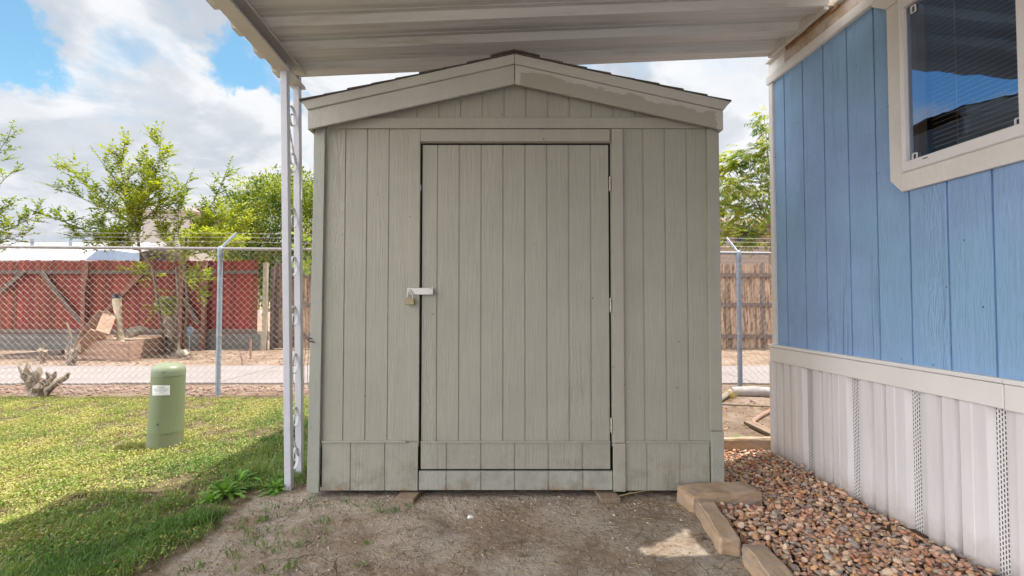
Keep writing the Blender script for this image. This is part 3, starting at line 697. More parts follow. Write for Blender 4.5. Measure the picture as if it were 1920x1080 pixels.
mu = HW(1916, 100, UW)[0]; o.prism([UV(uf+.005, mu, wz0), UV(uf+.005, mu, wz1), UV(uf+.005, mu-.045, wz1), UV(uf+.005, mu-.045, wz0)], UV(.04, 0, 0))
wf = o.build('window', M['winframe'], hm, bevel=.003)
o = MB(); ubox(o, uf-.006, uf, vr, f0-.002, zf0+.004, zf0+.014); ubox(o, uf-.004, uf, f0-.012, f0-.004, zf0+.016, zf1); o.build('frame_lip', M['winframe'], wf)
zt0 = HW(1691, 360, ut)[1]; vb = HW(1691, 360, ut)[0]
pr('window_trim', [(t0, HW(1665.5, 341, ut)[1]), (t0, zf1+.001), (f0+.001, zf1+.001), (f0+.001, zf0), (vb+.001, zt0)], ut, .02, 'white_trim', hm)
pr('window_trim', [(vb-.001, zt0), (vb-.001, zf0-.001), (vr-.1, zf0-.001), (vr-.1, zt0)], ut-.003, .023, 'white_trim', hm)
tt = HW(1636, 17, ut)[0]
pr('window_trim', [(tt, zf1+.07), (t0, zf1+.003), (vr-.1, zf1+.003), (vr-.1, zf1+.09), (tt+.01, zf1+.09)], ut-.004, .024, 'white_trim', hm)
o = MB(); o.add([UV(UW-.004, wr, wz0), UV(UW-.004, wl, wz0), UV(UW-.004, wl, wz1), UV(UW-.004, wr, wz1)], [(0, 1, 2, 3)]); o.build('pane', M['glass'], wf)
o = MB(); z = wz0+.02
while z < wz1-.01:
    o.hexa([UV(UW+.045, wr+.03, z), UV(UW+.045, wl-.075, z), UV(UW+.064, wl-.075, z+.012), UV(UW+.064, wr+.03, z+.012), UV(UW+.045, wr+.03, z+.0015), UV(UW+.045, wl-.075, z+.0015), UV(UW+.064, wl-.075, z+.0135), UV(UW+.064, wr+.03, z+.0135)]); z += .0235
for vv in (wl-.20, wl-.62): o.tube([UV(UW+.05, vv, wz0), UV(UW+.05, vv, wz1)], .0015, 4)
o.build('blind', M['blind'], wf)
o = MB(); ubox(o, UW+.004, UW+.05, wl-.045, wl-.020, wz0, wz1); ubox(o, UW+.0, UW+.01, wl-.018, wl-.008, wz0, wz1); o.build('sash', simple('dark_sash', (.16, .14, .12), .5, .1), wf)
for px, py in ((1713, 17), (1716, 294), (1911, 229)):
    v_, z_ = HW(px, py, UW-.01); b = MB(); s_ = .017
    loop = [(-s_*.7, -s_), (s_*.7, -s_), (s_*.7, s_), (-s_*.7, s_), (-s_*.7, -s_)]
    for (a, c), (d, e) in zip(loop[:-1], loop[1:]): b.bar(UV(UW-.012, v_+a, z_+c), UV(UW-.012, v_+d, z_+e), .006, .005)
    b.build('screen_clip', M['winframe'], wf)
v_, z_ = HW(1727, 300, uf); b = MB(); ubox(b, uf-.0008, uf+.003, v_-.035, v_-.010, wz0-.018, wz0-.013); b.build('weep_slot', M['black'], wf)
b = MB()
for k in range(6): ubox(b, uf-.0008, uf+.003, v_-.030+.006*k, v_-.0265+.006*k, wz0-.050+.001*(k % 2), wz0-.043)
b.build('date_stamp', simple('red_ink', (.45, .12, .10), .6, .2), wf)

# ================================================================== CHAIN LINK FENCE
cl = thing('chain_link_fence', (-3.7, 6.05, 0), 'grey chain-link fence with angled arms and barbed wire behind shed and lawn', 'fence')
def fy(x): return 6.05+.034*(x+3.7)
def ft(x): return 1.845-.005*(x+3.7)
for X in (-7.05, -3.705, -.35, 2.985, 6.3):
    y = fy(X); t = ft(X); b = MB(); b.tube([(X, y, -.05), (X, y, t-.03)], .030, 16); p = b.build('post', M['galv'], cl, smooth=True)
    b = MB(); b.tube([(X, y, t-.11), (X, y, t-.10), (X, y, t-.02), (X, y, t+.02), (X, y, t+.035)], [.034, .036, .036, .030, .012], 14); b.build('cap', M['galv'], p, smooth=True)
    b = MB(); e = Vector((X, y+.34, t+.245)); b.bar((X, y+.005, t+.005), e, .035, .012, up=(1, 0, 0)); b.build('arm', M['galv'], p, bevel=.003)
    for zz in (.3, .75, 1.2, 1.6):
        b = MB(); b.tube([(X, y, zz), (X, y, zz+.006)], .0325, 12); b.build('tie', M['wire'], p)
b = MB()
for x0 in np.arange(-11, 9.9, .7): b.tube([(x0, fy(x0)-.0, ft(x0)), (x0+.7, fy(x0+.7), ft(x0+.7))], .0205, 10, cap=False)
b.build('top_rail', M['rail'], cl, smooth=True)
b = MB()
for k, f in enumerate((.40, .70, .97)):
    pts = []
    for x0 in np.arange(-11, 10, .1):
        sag = .012*math.sin((x0+3.7)/3.35*math.pi)**2
        pts.append((x0, fy(x0)+.34*f, ft(x0)+.245*f-sag+.006))
    b.tube(pts, .0015, 4, cap=False)
    for i, p in enumerate(pts):
        if (i+k) % 2 == 0:
            q = Vector(p)+Vector((random.uniform(-.03, .03), 0, 0)); a = random.uniform(0, 3)
            d = Vector((.3, math.cos(a), math.sin(a)))*.018; d2 = Vector((-.3, -math.sin(a), math.cos(a)))*.018
            b.tube([q-d, q+d], .0014, 3, cap=False); b.tube([q-d2, q+d2], .0014, 3, cap=False)
b.build('barbed_wire', M['wire'], cl)
b = MB(); bR = MB(); W2 = .0415; HZ = .0405
x0 = -7.3; n = 0; vs = []; fs = []
while x0 < 5.4:
    pts = []; k = 0; z = .025
    top = ft(x0)+.012
    while z < top:
        sx_ = W2/2 if ((k+n) % 2) else -W2/2
        dx = .006*mnoise.noise(Vector((x0*.8, z*1.3, 3.3)))+.010*mnoise.noise(Vector((x0*.4, z*.7, 8.3)))*2
        dz = .008*mnoise.noise(Vector((x0*1.1, z*.8, 5.5)))*2
        xx = x0+sx_*1.04+dx; pts.append((xx, fy(xx)-.026+(.0022 if k % 2 else -.0022), z+dz)); z += HZ; k += 1
    # skip what only the shed could show
    if not (-1.05 < x0 < 1.15):
        (b if x0 < 0 else bR).tube(pts, .0018, 3, cap=False)
    x0 += W2; n += 1
b.build('wire_mesh', M['wire'], cl, recalc=False); bR.build('wire_mesh', M['wire'], cl, recalc=False)

# ================================================================== FAR FENCES
YR2 = 11.8
rf = thing('red_board_fence', (-9.2, YR2, 0), 'red-stained board fence with diagonal braces beyond the concrete path', 'fence')
b = MB(); X = -16.5; xr = -6.28
while X < xr-.05:
    w = .138; t = 2.19+random.uniform(-.015, .015); sh = random.uniform(.6, 1.3)
    b.cur = (.25*sh, .038*sh+random.uniform(0, .022), .032*sh)
    x1 = X+w-.006; dy = random.uniform(0, .006)
    b.prism([(X, YR2+dy, .38), (x1, YR2+dy, .38), (x1, YR2+dy, t-.03), (x1-.02, YR2+dy, t), (X+.02, YR2+dy, t), (X, YR2+dy, t-.03)], (0, .018, 0)); X += w
b.build('boards', M['redboard'], rf, col=True)
for z0, z1 in ((1.86, 1.95), (.40, .50)):
    b = MB(); b.box(-16.5, xr, YR2-.05, YR2-.001, z0, z1); b.build('rail', M['greyrail'], rf)
for px in (-60, 165, 345, 388):
    X = P(px, 500, YR2).x; b = MB(); b.box(X-.05, X+.05, YR2-.12, YR2-.051, 0, 2.16); b.build('post', M['redrail'], rf)
for (a, c, d, e, mt) in ((75, 508, 152, 606, 'greyrail'), (0, 548, 46, 508, 'greyrail'), (268, 510, 178, 606, 'redrail'), (345, 560, 372, 608, 'greyrail')):
    p, q = P(a, c, YR2-.08), P(d, e, YR2-.08); b = MB(); b.bar(p, q, .035, .10, up=(0, 0, 1) if abs(a-d) > 5 else (0, 1, 0)); b.build('brace', M[mt], rf)
b = MB(); b.box(-16.5, -6.22, YR2-.02, YR2+.16, -.1, .375); cw = b.build('retaining_curb', M['curb'], origin=(-10, YR2, 0)); tag(cw, 'grey concrete curb wall under the red board fence', 'curb wall')
wf2 = thing('weathered_board_fence', (5.6, 11.9, 0), 'weathered brown board fence behind the shed and beside the red fence', 'fence')
b = MB(); X = -5.93
while X < 16:
    w = .125; t = 2.13+random.uniform(-.04, .03); sh = random.uniform(.65, 1.2); yy = 11.9 + .0
    b.cur = (.42*sh, .29*sh, .20*sh) if random.random() < .7 else (.30*sh, .245*sh, .21*sh)
    x1 = X+w-random.uniform(.006, .016); dy = random.uniform(0, .01)
    b.prism([(X, yy+dy, .02), (x1, yy+dy, .02), (x1, yy+dy, t-.04), (x1-.03, yy+dy, t), (X+.03, yy+dy, t-random.uniform(0, .02)), (X, yy+dy, t-.04)], (0, .018, 0)); X += w
b.build('boards', M['oldboard'], wf2, col=True)
for z0 in (1.79, 1.05, .27):
    b = MB(); b.box(-5.93, 16, 11.85, 11.899, z0, z0+.09); b.build('rail', M['greyrail'], wf2)
for X in (-5.92, -3.5, -1.1, 1.3, 3.7, 7.6, 10):
    b = MB(); b.box(X-.045, X+.045, 11.78, 11.849, 0, 2.05); b.build('post', M['greyrail'], wf2)
b = MB(); q = P(497, 492, 11.6); b.box(q.x-.05, q.x+.05, 11.6, 11.68, 0, q.z); o = b.build('fence_stake', M['paleb'], origin=(q.x, 11.6, 0)); tag(o, 'pale upright stake at the end of the red fence', 'stake')

# ================================================================== FAR BUILDINGS
hb = thing('white_roofed_house', (-20, 22, 0), 'low house with a white metal roof beyond the red fence', 'house')
YH = 21.0
b = MB(); xl, xr_ = -27, P(204, 460, YH).x
b.box(xl, xr_-.5, YH+.4, YH+7, 0, 2.9); b.build('wall', M['whitewall'], hb)
zl = P(100, 487, YH).z; ztp = P(60, 455, YH+4).z
b = MB(); b.hexa([Vector(p) for p in ((xl, YH, zl-.06), (xr_, YH, zl-.06), (xr_-.2, YH+4, ztp-.1), (xl, YH+4, ztp-.1), (xl, YH, zl), (xr_, YH, zl), (xr_-.2, YH+4, ztp), (xl, YH+4, ztp))])
b.hexa([Vector(p) for p in ((xl, YH+4.01, ztp-.1), (xr_-.2, YH+4.01, ztp-.1), (xr_-.2, YH+8, zl-.06), (xl, YH+8, zl-.06), (xl, YH+4.01, ztp), (xr_-.2, YH+4.01, ztp), (xr_-.2, YH+8, zl), (xl, YH+8, zl))])
rf_ = b.build('roof', M['whiteroof'], hb)
for px, hh in ((60, .28), (132, .45)):
    q = P(px, 462, YH+3); b = MB(); b.tube([(q.x, YH+3, ztp-.35), (q.x, YH+3, ztp+hh-.3)], .08, 10); b.tube([(q.x, YH+3, ztp+hh-.3), (q.x, YH+3, ztp+hh-.22)], .13, 10); b.build('vent_pipe', M['galv'], rf_)
bt = thing('metal_awning', (P(190, 480, 17).x, 17, 0), 'small blue-grey metal awning on a post behind the red fence', 'awning')
q0, q1 = P(160, 487, 17), P(212, 487, 17); t0_ = P(198, 469, 17)
b = MB(); b.prism([q0, q1, Vector((q1.x, 17, t0_.z)), Vector((t0_.x-.3, 17, t0_.z))], (0, 1.2, 0)); b.build('canopy', M['bluetarp'], bt)
b = MB(); b.box(q1.x-.12, q1.x-.02, 17.0, 17.1, 0, q1.z); b.build('post', M['fasciaw'], bt)
h2 = thing('tan_two_storey_house', (-17, 27, 0), 'tan two-storey house with white eaves half hidden by the young elm', 'house')
YT = 26.0; a0, a1 = P(200, 400, YT).x, P(345, 400, YT).x; zt2 = P(200, 391, YT).z
b = MB(); b.box(a0+.7, a1, YT+.5, YT+8, 0, zt2-.1); b.build('wall', M['tanwall'], h2)
b = MB(); b.box(a0, a1+.5, YT, YT+9, zt2-.1, zt2+.12); b.build('eave', M['fasciaw'], h2)
b = MB(); b.prism([(a0, YT+.1, zt2+.12), (a1+.5, YT+.1, zt2+.12), (a1-2, YT+4, zt2+.8), (a0+2.5, YT+4, zt2+.8)], (0, .3, 0)); b.build('roof', M['brownroof'], h2)
for px0, px1, py0, py1 in ((240, 268, 412, 442),):
    b = MB(); A, B = P(px0, py1, YT+.5), P(px1, py0, YT+.5); b.box(A.x, B.x, YT+.46, YT+.505, A.z, B.z); w_ = b.build('window', M['fasciaw'], h2)
    b = MB(); b.box(A.x+.08, B.x-.08, YT+.45, YT+.459, A.z+.08, B.z-.08); b.build('pane', M['glassdark'], w_)
h3 = thing('lap_sided_house', (10.5, 21, 0), 'brown lap-sided house seen between the shed and the mobile home', 'house')
Y3 = 20.0; a0 = P(1349, 440, Y3).x; b = MB(); b.box(a0, 22, Y3, Y3+8, 0, P(1400, 432, Y3).z); b.build('wall', M['lap'], h3)
zt3 = P(1400, 432, Y3).z
b = MB(); b.prism([(a0-.5, Y3-.5, zt3), (22.5, Y3-.5, zt3), (22.5, Y3+4, zt3+1.1), (a0-.5, Y3+4, zt3+1.1)], (0, 0, .12)); b.build('roof', M['brownroof'], h3)
b = MB(); b.box(a0-.5, 22.5, Y3-.56, Y3-.505, zt3-.12, zt3+.12); b.build('fascia', M['brownroof'], h3)
A, B = P(1378, 459, Y3), P(1414, 430, Y3)
b = MB(); b.box(A.x, B.x, Y3-.05, Y3-.001, A.z, B.z); w_ = b.build('window', M['greyrail'], h3)
b = MB(); b.box(A.x+.08, (A.x+B.x)/2-.03, Y3-.06, Y3-.051, A.z+.1, B.z-.05); b.box((A.x+B.x)/2+.03, B.x-.08, Y3-.06, Y3-.051, A.z+.1, B.z-.05); b.build('pane', M['glassdark'], w_)
b = MB(); b.box(a0-.12, a0-.001, Y3-.02, Y3+.1, 0, zt3-.13); b.build('corner_board', M['fasciaw'], h3)

# ================================================================== UTILITY PEDESTAL
pb = G(309, 836, 0); pt = P(317, 690, pb.y)
pd = thing('utility_pedestal', (pb.x, pb.y, 0), 'leaning green plastic utility pedestal with a white sticker on the lawn', 'utility pedestal')
ax = (pt-pb).normalized(); hh_ = (pt-pb).length
def ring(mb, prof, seg=40):
    vs = []; x1 = Vector((1, 0, 0)); x1 = (x1-ax*x1.dot(ax)).normalized(); y1 = ax.cross(x1)
    for h, r in prof:
        for k in range(seg):
            a = 2*math.pi*k/seg; vs.append(pb+ax*h+x1*r*math.cos(a)+y1*r*math.sin(a))
    n = len(prof); mb.add(vs, [(i*seg+k, i*seg+(k+1) % seg, (i+1)*seg+(k+1) % seg, (i+1)*seg+k) for i in range(n-1) for k in range(seg)]+[tuple(range((n-1)*seg, n*seg))])
R0, R1 = .124, .117
hs = .125
b = MB(); ring(b, [(-.04, R0+.002), (hs, R0), (hs+.001, R0-.008)]); b.build('base', M['green_base'], pd, smooth=True)
b = MB(); ring(b, [(hs-.02, R0-.004), (hs+.003, R0+.0015), (hs+.008, R0+.001), (hh_-.055, R1), (hh_-.05, R1-.006)]); bd = b.build('body', M['green_plastic'], pd, smooth=True)
b = MB(); ring(b, [(hh_-.054, R1-.004), (hh_-.053, R1+.001), (hh_-.02, R1+.0005), (hh_+.0, R1-.002), (hh_+.018, R1-.014), (hh_+.031, R1-.034), (hh_+.040, R1-.066), (hh_+.044, .02)]); b.build('cap', simple('green_plastic_lit', (.22, .26, .165), .4, .05), pd, smooth=True)  # same plastic as the body, lightened: sun on the top put into colour
for o in pd.children:
    for mod in (): pass
# sticker on the curved face
def pcyl(px, py, lift=.0015):
    a, c = ray(px, py); o = Vector((0, 0, CAMZ)); d = Vector((a, 1, c)).normalized()
    t = pb.length*.9
    for _ in range(400):
        p = o+d*t; h = (p-pb).dot(ax); r = (p-pb-ax*h).length; rr = R0+(R1-R0)*max(0, min(1, (h-hs)/(hh_-hs)))+lift
        if r <= rr: break
        t += max((r-rr)*.6, .0004)
    return p
b = MB(); nn = 10; vs = []
for i in range(nn+1):
    px = 285.5+33*i/nn; vs += [pcyl(px, 741.5-.6*i/nn), pcyl(px+.3, 722.5-.0*i/nn)]
b.add(vs, [(2*i, 2*i+2, 2*i+3, 2*i+1) for i in range(nn)]); st = b.build('sticker', M['sticker'], bd, recalc=False)
b = MB()
for j, (y0, x0, x1) in enumerate(((728.6, 289, 316), (730.3, 288, 315), (732.0, 288, 316), (733.7, 290, 313), (735.4, 298, 308), (738.2, 288, 316))):
    vs = []; 
    for i in range(9):
        px = x0+(x1-x0)*i/8; vs += [pcyl(px, y0+.65, .0022), pcyl(px, y0, .0022)]
    b.add(vs, [(2*i, 2*i+2, 2*i+3, 2*i+1) for i in range(8)])
b.build('print_lines', simple('grey_ink', (.38, .38, .42), .6, .1), bd, recalc=False)
fc = bpy.data.curves.new('lettering', 'FONT'); fc.body = 'WARNING'; fc.size = .0125; fc.align_x = 'CENTER'
fo = bpy.data.objects.new('lettering_tmp', fc); SC.collection.objects.link(fo); bpy.context.view_layer.update()
tm = bpy.data.meshes.new_from_object(fo.evaluated_get(bpy.context.evaluated_depsgraph_get())); bpy.data.objects.remove(fo)
c0 = pcyl(302, 727.0, .0022)
for vv in tm.vertices:
    q = pcyl(302+vv.co.x*232, 727.2-vv.co.y*232, .0023); vv.co = q
link('lettering', tm, M['ink'], bd)
q = pcyl(295.5, 796, 0); b = MB(); nrm = (q-pb-ax*(q-pb).dot(ax)).normalized(); b.tube([q-nrm*.004, q+nrm*.003], .009, 14); b.build('lock', M['ink'], bd)
b = MB()
q = pcyl(303, 697, 0); q2 = pcyl(310, 697.5, 0); b.bar(q, q2, .004, .004); b.build('latch_slot', M['ink'], bd)

# ================================================================== LITTLE THINGS BEYOND THE CHAIN LINK
A_, B_, C_, D_ = Vector((-8.96, 9.88, 0)), Vector((-7.53, 9.43, 0)), Vector((-7.96, 11.15, 0)), Vector((-9.45, 11.35, 0))
rb = thing('raised_garden_bed', (-8.4, 10.3, 0), 'broken wooden raised garden bed behind the chain-link fence', 'garden bed')
zt = .385
for P0, P1 in ((A_, B_), (B_, C_), (C_, D_), (D_, A_)):
    d = (P1-P0).normalized(); nrm = Vector((-d.y, d.x, 0)); b = MB()
    for z0, z1, o_ in ((.0, .09, .004), (.094, .315, 0), (.319, zt, .003)):
        b.hexa([P0+Vector((0, 0, z0))+nrm*o_, P1+Vector((0, 0, z0))+nrm*o_, P1+nrm*.04+Vector((0, 0, z0)), P0+nrm*.04+Vector((0, 0, z0)), P0+nrm*o_+Vector((0, 0, z1)), P1+nrm*o_+Vector((0, 0, z1)), P1+nrm*.04+Vector((0, 0, z1)), P0+nrm*.04+Vector((0, 0, z1))])
    b.build('side_board', M['bedwood'], rb, bevel=.004)
b = MB(); b.add([A_+Vector((0.05, .04, .33)), B_+Vector((-.03, .05, .33)), C_+Vector((-.04, -.05, .33)), D_+Vector((.05, -.05, .33))], [(0, 1, 2, 3)]); b.build('soil', M['soil'], rb)
# tipped crate
Mx = Matrix.Translation(P(183, 628, 9.98)+Vector((0, 0, .02))) @ Matrix.Rotation(R(-20), 4, 'Z') @ Matrix.Rotation(R(-38), 4, 'Y') @ Matrix.Rotation(R(58), 4, 'X') @ Matrix.Translation((0, 0, -.1))
tc_ = thing('wooden_crate', P(183, 640, 9.98), 'broken open wooden crate tipped over on the garden bed', 'crate')
for nm, bx in (('base_board', (-.28, .28, -.2, .2, 0, .025)), ('side_board', (-.28, .28, -.225, -.2, 0, .24)), ('side_board', (-.28, .28, .2, .225, 0, .24)), ('end_board', (-.305, -.28, -.225, .225, 0, .24)), ('end_board', (.28, .305, -.225, .225, 0, .18))):
    b = MB(); b.box(*[1.3*q_ for q_ in bx], Mx); b.build(nm, M['bedwood'], tc_, bevel=.005)
# pipe, log
q0, q1 = P(226, 638, 10.15), P(219, 560, 10.15)
pp = thing('cream_vent_pipe', (q0.x, q0.y, q0.z), 'cream standing pipe with a dark cap leaning on the garden bed', 'pipe')
d = (q1-q0); b = MB(); b.tube([q0-d*.1, q0, q0+d*.25, q0+d*.6, q0+d*.85, q1], [.075, .07, .062, .06, .075, .082], 14, jit=.06); b.build('tube', M['pipe'], pp, smooth=True)
b = MB(); b.tube([q1-d*.02, q1+d*.05, q1+d*.10, q1+d*.13], [.07, .075, .07, .03], 14); b.build('cap', M['black'], pp, smooth=True)
a, c = P(236, 630, 10.3), P(276, 617, 10.6); b = MB(); b.tube([a, a.lerp(c, .3)+Vector((0, 0, .03)), a.lerp(c, .7)+Vector((0, 0, .03)), c], [.06, .095, .09, .05], 12, jit=.25); o = b.build('short_log', M['paleb'], origin=a, smooth=True); tag(o, 'short pale log lying on the raised garden bed', 'log')
# burl stump
b = MB(); pts = [P(322, 662, 11.0), P(324, 640, 11.0), P(325, 622, 11.0), P(321, 605, 11.0), P(319, 592, 11.0), P(314, 578, 11.0), P(309, 566, 11.0), P(305, 558, 11.0)]
b.tube(pts, [.15, .11, .10, .14, .12, .17, .18, .10], 20, jit=.38); o = b.build('burl_trunk', M['bark'], origin=pts[0], smooth=True); tag(o, 'thick knobbly cut trunk standing in front of the red fence', 'tree stump')
b = MB(); q = P(355, 640, 11.2); b.tube([(q.x, 11.2, 0), (q.x, 11.2, .55)], .012, 6); mk = b.build('marker_stake', M['galv'], origin=(q.x, 11.2, 0)); tag(mk, 'thin stake with a round white disc by the curb', 'marker')
b = MB(); b.tube([(q.x, 11.185, P(355, 620, 11.2).z), (q.x, 11.195, P(355, 620, 11.2).z)], .10, 20); o = b.build('disc', M['bluetarp'], mk)
for px, py0, py1, lean, lab in ((457, 688, 662, -6, 'short rusty stake leaning at the path edge'), (470, 672, 636, 0, 'short brown post standing before the weathered fence')):
    g_ = G(px, py0); t_ = P(px+lean, py1, g_.y); b = MB(); b.bar(g_-Vector((0, 0, .05)), t_, .035 if lean == 0 else .02, .03); o = b.build('ground_stake', M['rustpipe'], origin=g_); tag(o, lab, 'stake')
# stumps
def gnarl(name, base, stems, lab, mat='bark', cat='tree stump', seed=0, twigs=0):
    rs = random.Random(seed); o_ = thing(name, base, lab, cat); b = MB()
    for (dx, dz, r, bulb) in stems:
        n = 7; pts = []; rad = []
        for i in range(n):
            f = i/(n-1); pts.append(Vector(base)+Vector((dx*f**.8+rs.uniform(-.012, .012), rs.uniform(-.03, .03), dz*f-.03*(1-f))))
            rad.append(r*(1.15-.35*f)*(bulb if f > .75 and i < n-1 else 1)*(.6 if i == n-1 else 1))
        b.tube(pts, [q_*.68 for q_ in rad], 12, jit=.42, sd=dx*9)
    st_ = b.build('stem', M[mat], o_, smooth=True)
    if twigs:
        b = MB()
        for k in range(twigs):
            s_ = rs.choice(stems); p0 = Vector(base)+Vector((s_[0]*.7, 0, s_[1]*rs.uniform(.2, .9))); d0 = Vector((rs.uniform(-1, 1), rs.uniform(-.6, .6), rs.uniform(-.1, 1))).normalized()*rs.uniform(.06, .13)
            b.tube([p0, p0+d0*.5+Vector((0, 0, .01)), p0+d0], [.008, .006, .002], 5)
        b.build('twigs', M['bark'], o_, smooth=True)
    return o_
bs_ = G(72, 742); bs_.z = 0
gnarl('dead_shrub_stump', bs_, [(-.26, .36, .035, 1.7), (-.14, .40, .045, 1.1), (.0, .36, .05, 1.5), (.10, .30, .03, 1.3), (.17, .22, .035, 1.2), (.34, .28, .06, .95), (.02, .2, .09, .8), (-.1, .18, .07, .8), (-.20, .28, .03, 1.3), (.22, .30, .03, 1.4), (-.05, .3, .04, 1.2)], 'gnarled dead shrub stump at the fence foot, left lawn corner', twigs=20, seed=3)
g_ = G(80, 682); gnarl('cut_stump', g_, [(-.05, .30, .06, 1.5), (.07, .26, .05, 1.4), (-.02, .42, .025, 1.2)], 'small knobbly stump at the left beyond the chain-link fence', 'bark', seed=5, twigs=9)
g_ = G(134, 686); gnarl('cut_stump', g_, [(0, .30, .08, 1.2), (.12, .38, .05, 1.3), (-.10, .36, .05, 1.4), (-.08, .80, .03, 1.2)], 'forked small stump beside the left end of the garden bed', 'bark', seed=8, twigs=12)
b = MB(); b.bar(P(-40, 672, 10.6), P(118, 660, 10.6), .10, .10); o = b.build('landscape_timber', M['greyrail'], origin=P(40, 668, 10.6), bevel=.01); tag(o, 'grey timber lying on the ground left of the garden bed', 'timber')
b = MB(); g_ = G(1372, 741); g2 = G(1475, 745)
b.tube([g_+Vector((0, 0, .04)), g_.lerp(g2, .4)+Vector((0, .02, .05)), g2+Vector((0, 0, .045))], [.06, .07, .065], 12, jit=.12); o = b.build('pale_log', simple('pale_log', (.42, .37, .35), .9, .3, 12, bs=1, bscale=30), origin=g_, smooth=True); tag(o, 'pale split log at the foot of the right fence post', 'log')
b = MB(); g2 = G(1376, 738); g_ = G(1338, 762); b.tube([g_+Vector((0, 0, .02)), g_.lerp(g2, .5)+Vector((0, 0, .035)), g2+Vector((0, 0, .05))], [.025, .035, .04], 8, jit=.2); o = b.build('fallen_branch', M['bark'], origin=g_, smooth=True); tag(o, 'brown branch lying against the pale log', 'branch')
b = MB(); pts = [G(1470, 762), G(1446, 773), G(1424, 785), G(1412, 794), G(1413, 800), G(1424, 805), G(1450, 814), G(1475, 822)]
b.tube([p+Vector((0, 0, .02)) for p in pts], .021, 10); o = b.build('bent_pipe', M['rustpipe'], origin=pts[3], smooth=True); tag(o, 'bent rusty pipe on the dirt behind the mobile home corner', 'pipe')
b = MB(); b.bar(G(1404, 796)+Vector((0, 0, .02)), G(1470, 828)+Vector((0, 0, .02)), .10, .03); o = b.build('loose_plank', M['skid'], origin=G(1420, 805), bevel=.004); tag(o, 'weathered plank on the dirt beside the bent pipe', 'plank')
b = MB(); b.bar(G(1490, 770)+Vector((0, 0, .03)), G(1330, 757)+Vector((0, 0, .0)), .012, .012); o = b.build('thin_cable', M['twig'], origin=G(1400, 764)); tag(o, 'thin dark cable lying across the sunlit dirt', 'cable')

# ================================================================== EDGING STONES
def stone(cx, cy, l, w, h, rz, lab, seed, tilt=0):
    bm = bmesh.new(); bmesh.ops.create_cube(bm, size=1); bmesh.ops.subdivide_edges(bm, edges=bm.edges, cuts=19, use_grid_fill=True)
    for v in bm.verts:
        c = v.co.copy(); 
        e = sum(max(0, abs(q)-.42) for q in c)
        c = Vector((c.x*l, c.y*w, c.z*h))
        n1 = mnoise.noise_vector(c*7+Vector((seed, 0, 0)))*.007+mnoise.noise_vector(Vector((c.x*14, c.y*14, c.z*50+seed)))*.005+mnoise.noise_vector(c*60)*.0025
        if e > .09: c *= (1-.05*min(1, e*5)); c.z -= .006*(1 if c.z > 0 else -1)
        v.co = c+n1
    bmesh.ops.transform(bm, matrix=Matrix.Rotation(R(rz), 4, 'Z') @ Matrix.Rotation(R(tilt), 4, 'X'), verts=bm.verts)
    me = bpy.data.meshes.new('edging_stone'); bm.to_mesh(me); bm.free(); me.transform(Matrix.Translation((cx, cy, h/2-.02)))
    o = link('edging_stone', me, M['stone'], origin=(cx, cy, 0), smooth=True); tag(o, lab, 'edging stone', 'stone blocks edging the gravel'); return o
stone(1.20, 2.80, .43, .19, .115, 8, 'stone block at the shed corner, nearest the shed front', 1)
stone(1.04, 2.465, .44, .10, .10, -97, 'middle long stone block between dirt and gravel', 2)
stone(1.08, 1.955, .50, .115, .10, -93, 'front long stone block at the bottom edge of the photo', 3)
stone(1.76, 3.74, .74, .07, .135, 1, 'sunlit stone block across the back end of the gravel', 4)

# ================================================================== GRAVEL
bm = bmesh.new(); bmesh.ops.create_icosphere(bm, subdivisions=2, radius=1); iv = np.array([v.co[:] for v in bm.verts]); iF = np.array([[v.index for v in f.verts] for f in bm.faces]); bm.free()
VS, FS, CS = [], [], []; off = 0
pal = np.array([(.46, .38, .30), (.33, .30, .28), (.62, .50, .38), (.50, .31, .20), (.54, .36, .24), (.47, .27, .20), (.54, .40, .31), (.36, .29, .26), (.27, .25, .25), (.60, .47, .37), (.44, .23, .15), (.56, .34, .18), (.46, .30, .24), (.52, .33, .26)])
def xedge(y): return 1.115 if y < 2.70 else (1.43 if y < 2.93 else 1.285)
cnt = 0
for layer in range(3):
    cell = (.027, .029, .036)[layer]
    y = .75
    while y < 3.70:
        x = 1.0
        while x < 2.4:
            X = x+rng.uniform(-.4, .4)*cell; Y = y+rng.uniform(-.4, .4)*cell; x += cell
            if X < xedge(Y)+.012 or X*CP+Y*SP > 2.155 or Y > 3.69: continue
            if layer == 2 and rng.random() < .35: continue
            L = .0085+.0135*rng.random()**1.3*(1.15 if layer == 2 else 1)*(1.1 if rng.random() < .2 else 1)
            sc_ = np.array([L, L*rng.uniform(.55, .85), L*rng.uniform(.35, .6)])
            nz = np.array([rng.uniform(-1, 1, 3) for _ in range(3)]); fr = 1+.16*np.sin(iv@nz[0]*2.2+1)+.10*np.sin(iv@nz[1]*3.7)
            p = iv*fr[:, None]
            for _ in range(5):                         # flat facets
                nn_ = rng.normal(size=3); nn_ /= np.linalg.norm(nn_); dd = p@nn_; ex = np.maximum(dd-.58, 0); p = p-ex[:, None]*nn_*.92
            p = p*sc_
            a, t1, t2 = rng.uniform(0, 6.28), rng.normal()*.28, rng.normal()*.28
            Rm = np.array(Matrix.Rotation(a, 3, 'Z') @ Matrix.Rotation(t1, 3, 'X') @ Matrix.Rotation(t2, 3, 'Y'))
            zc = (.004, .020, .034)[layer]+rng.uniform(-.004, .006)+.012*math.sin(X*5+Y*3)
            p = p@Rm.T+np.array([X, Y, zc]); VS.append(p); FS.append(iF+off); off += len(iv)
            c = pal[rng.integers(len(pal))]*rng.uniform(.85, 1.4)*np.array([1.06, .98, .90]); CS.append(np.tile(c, (len(iv), 1))); cnt += 1
        y += cell
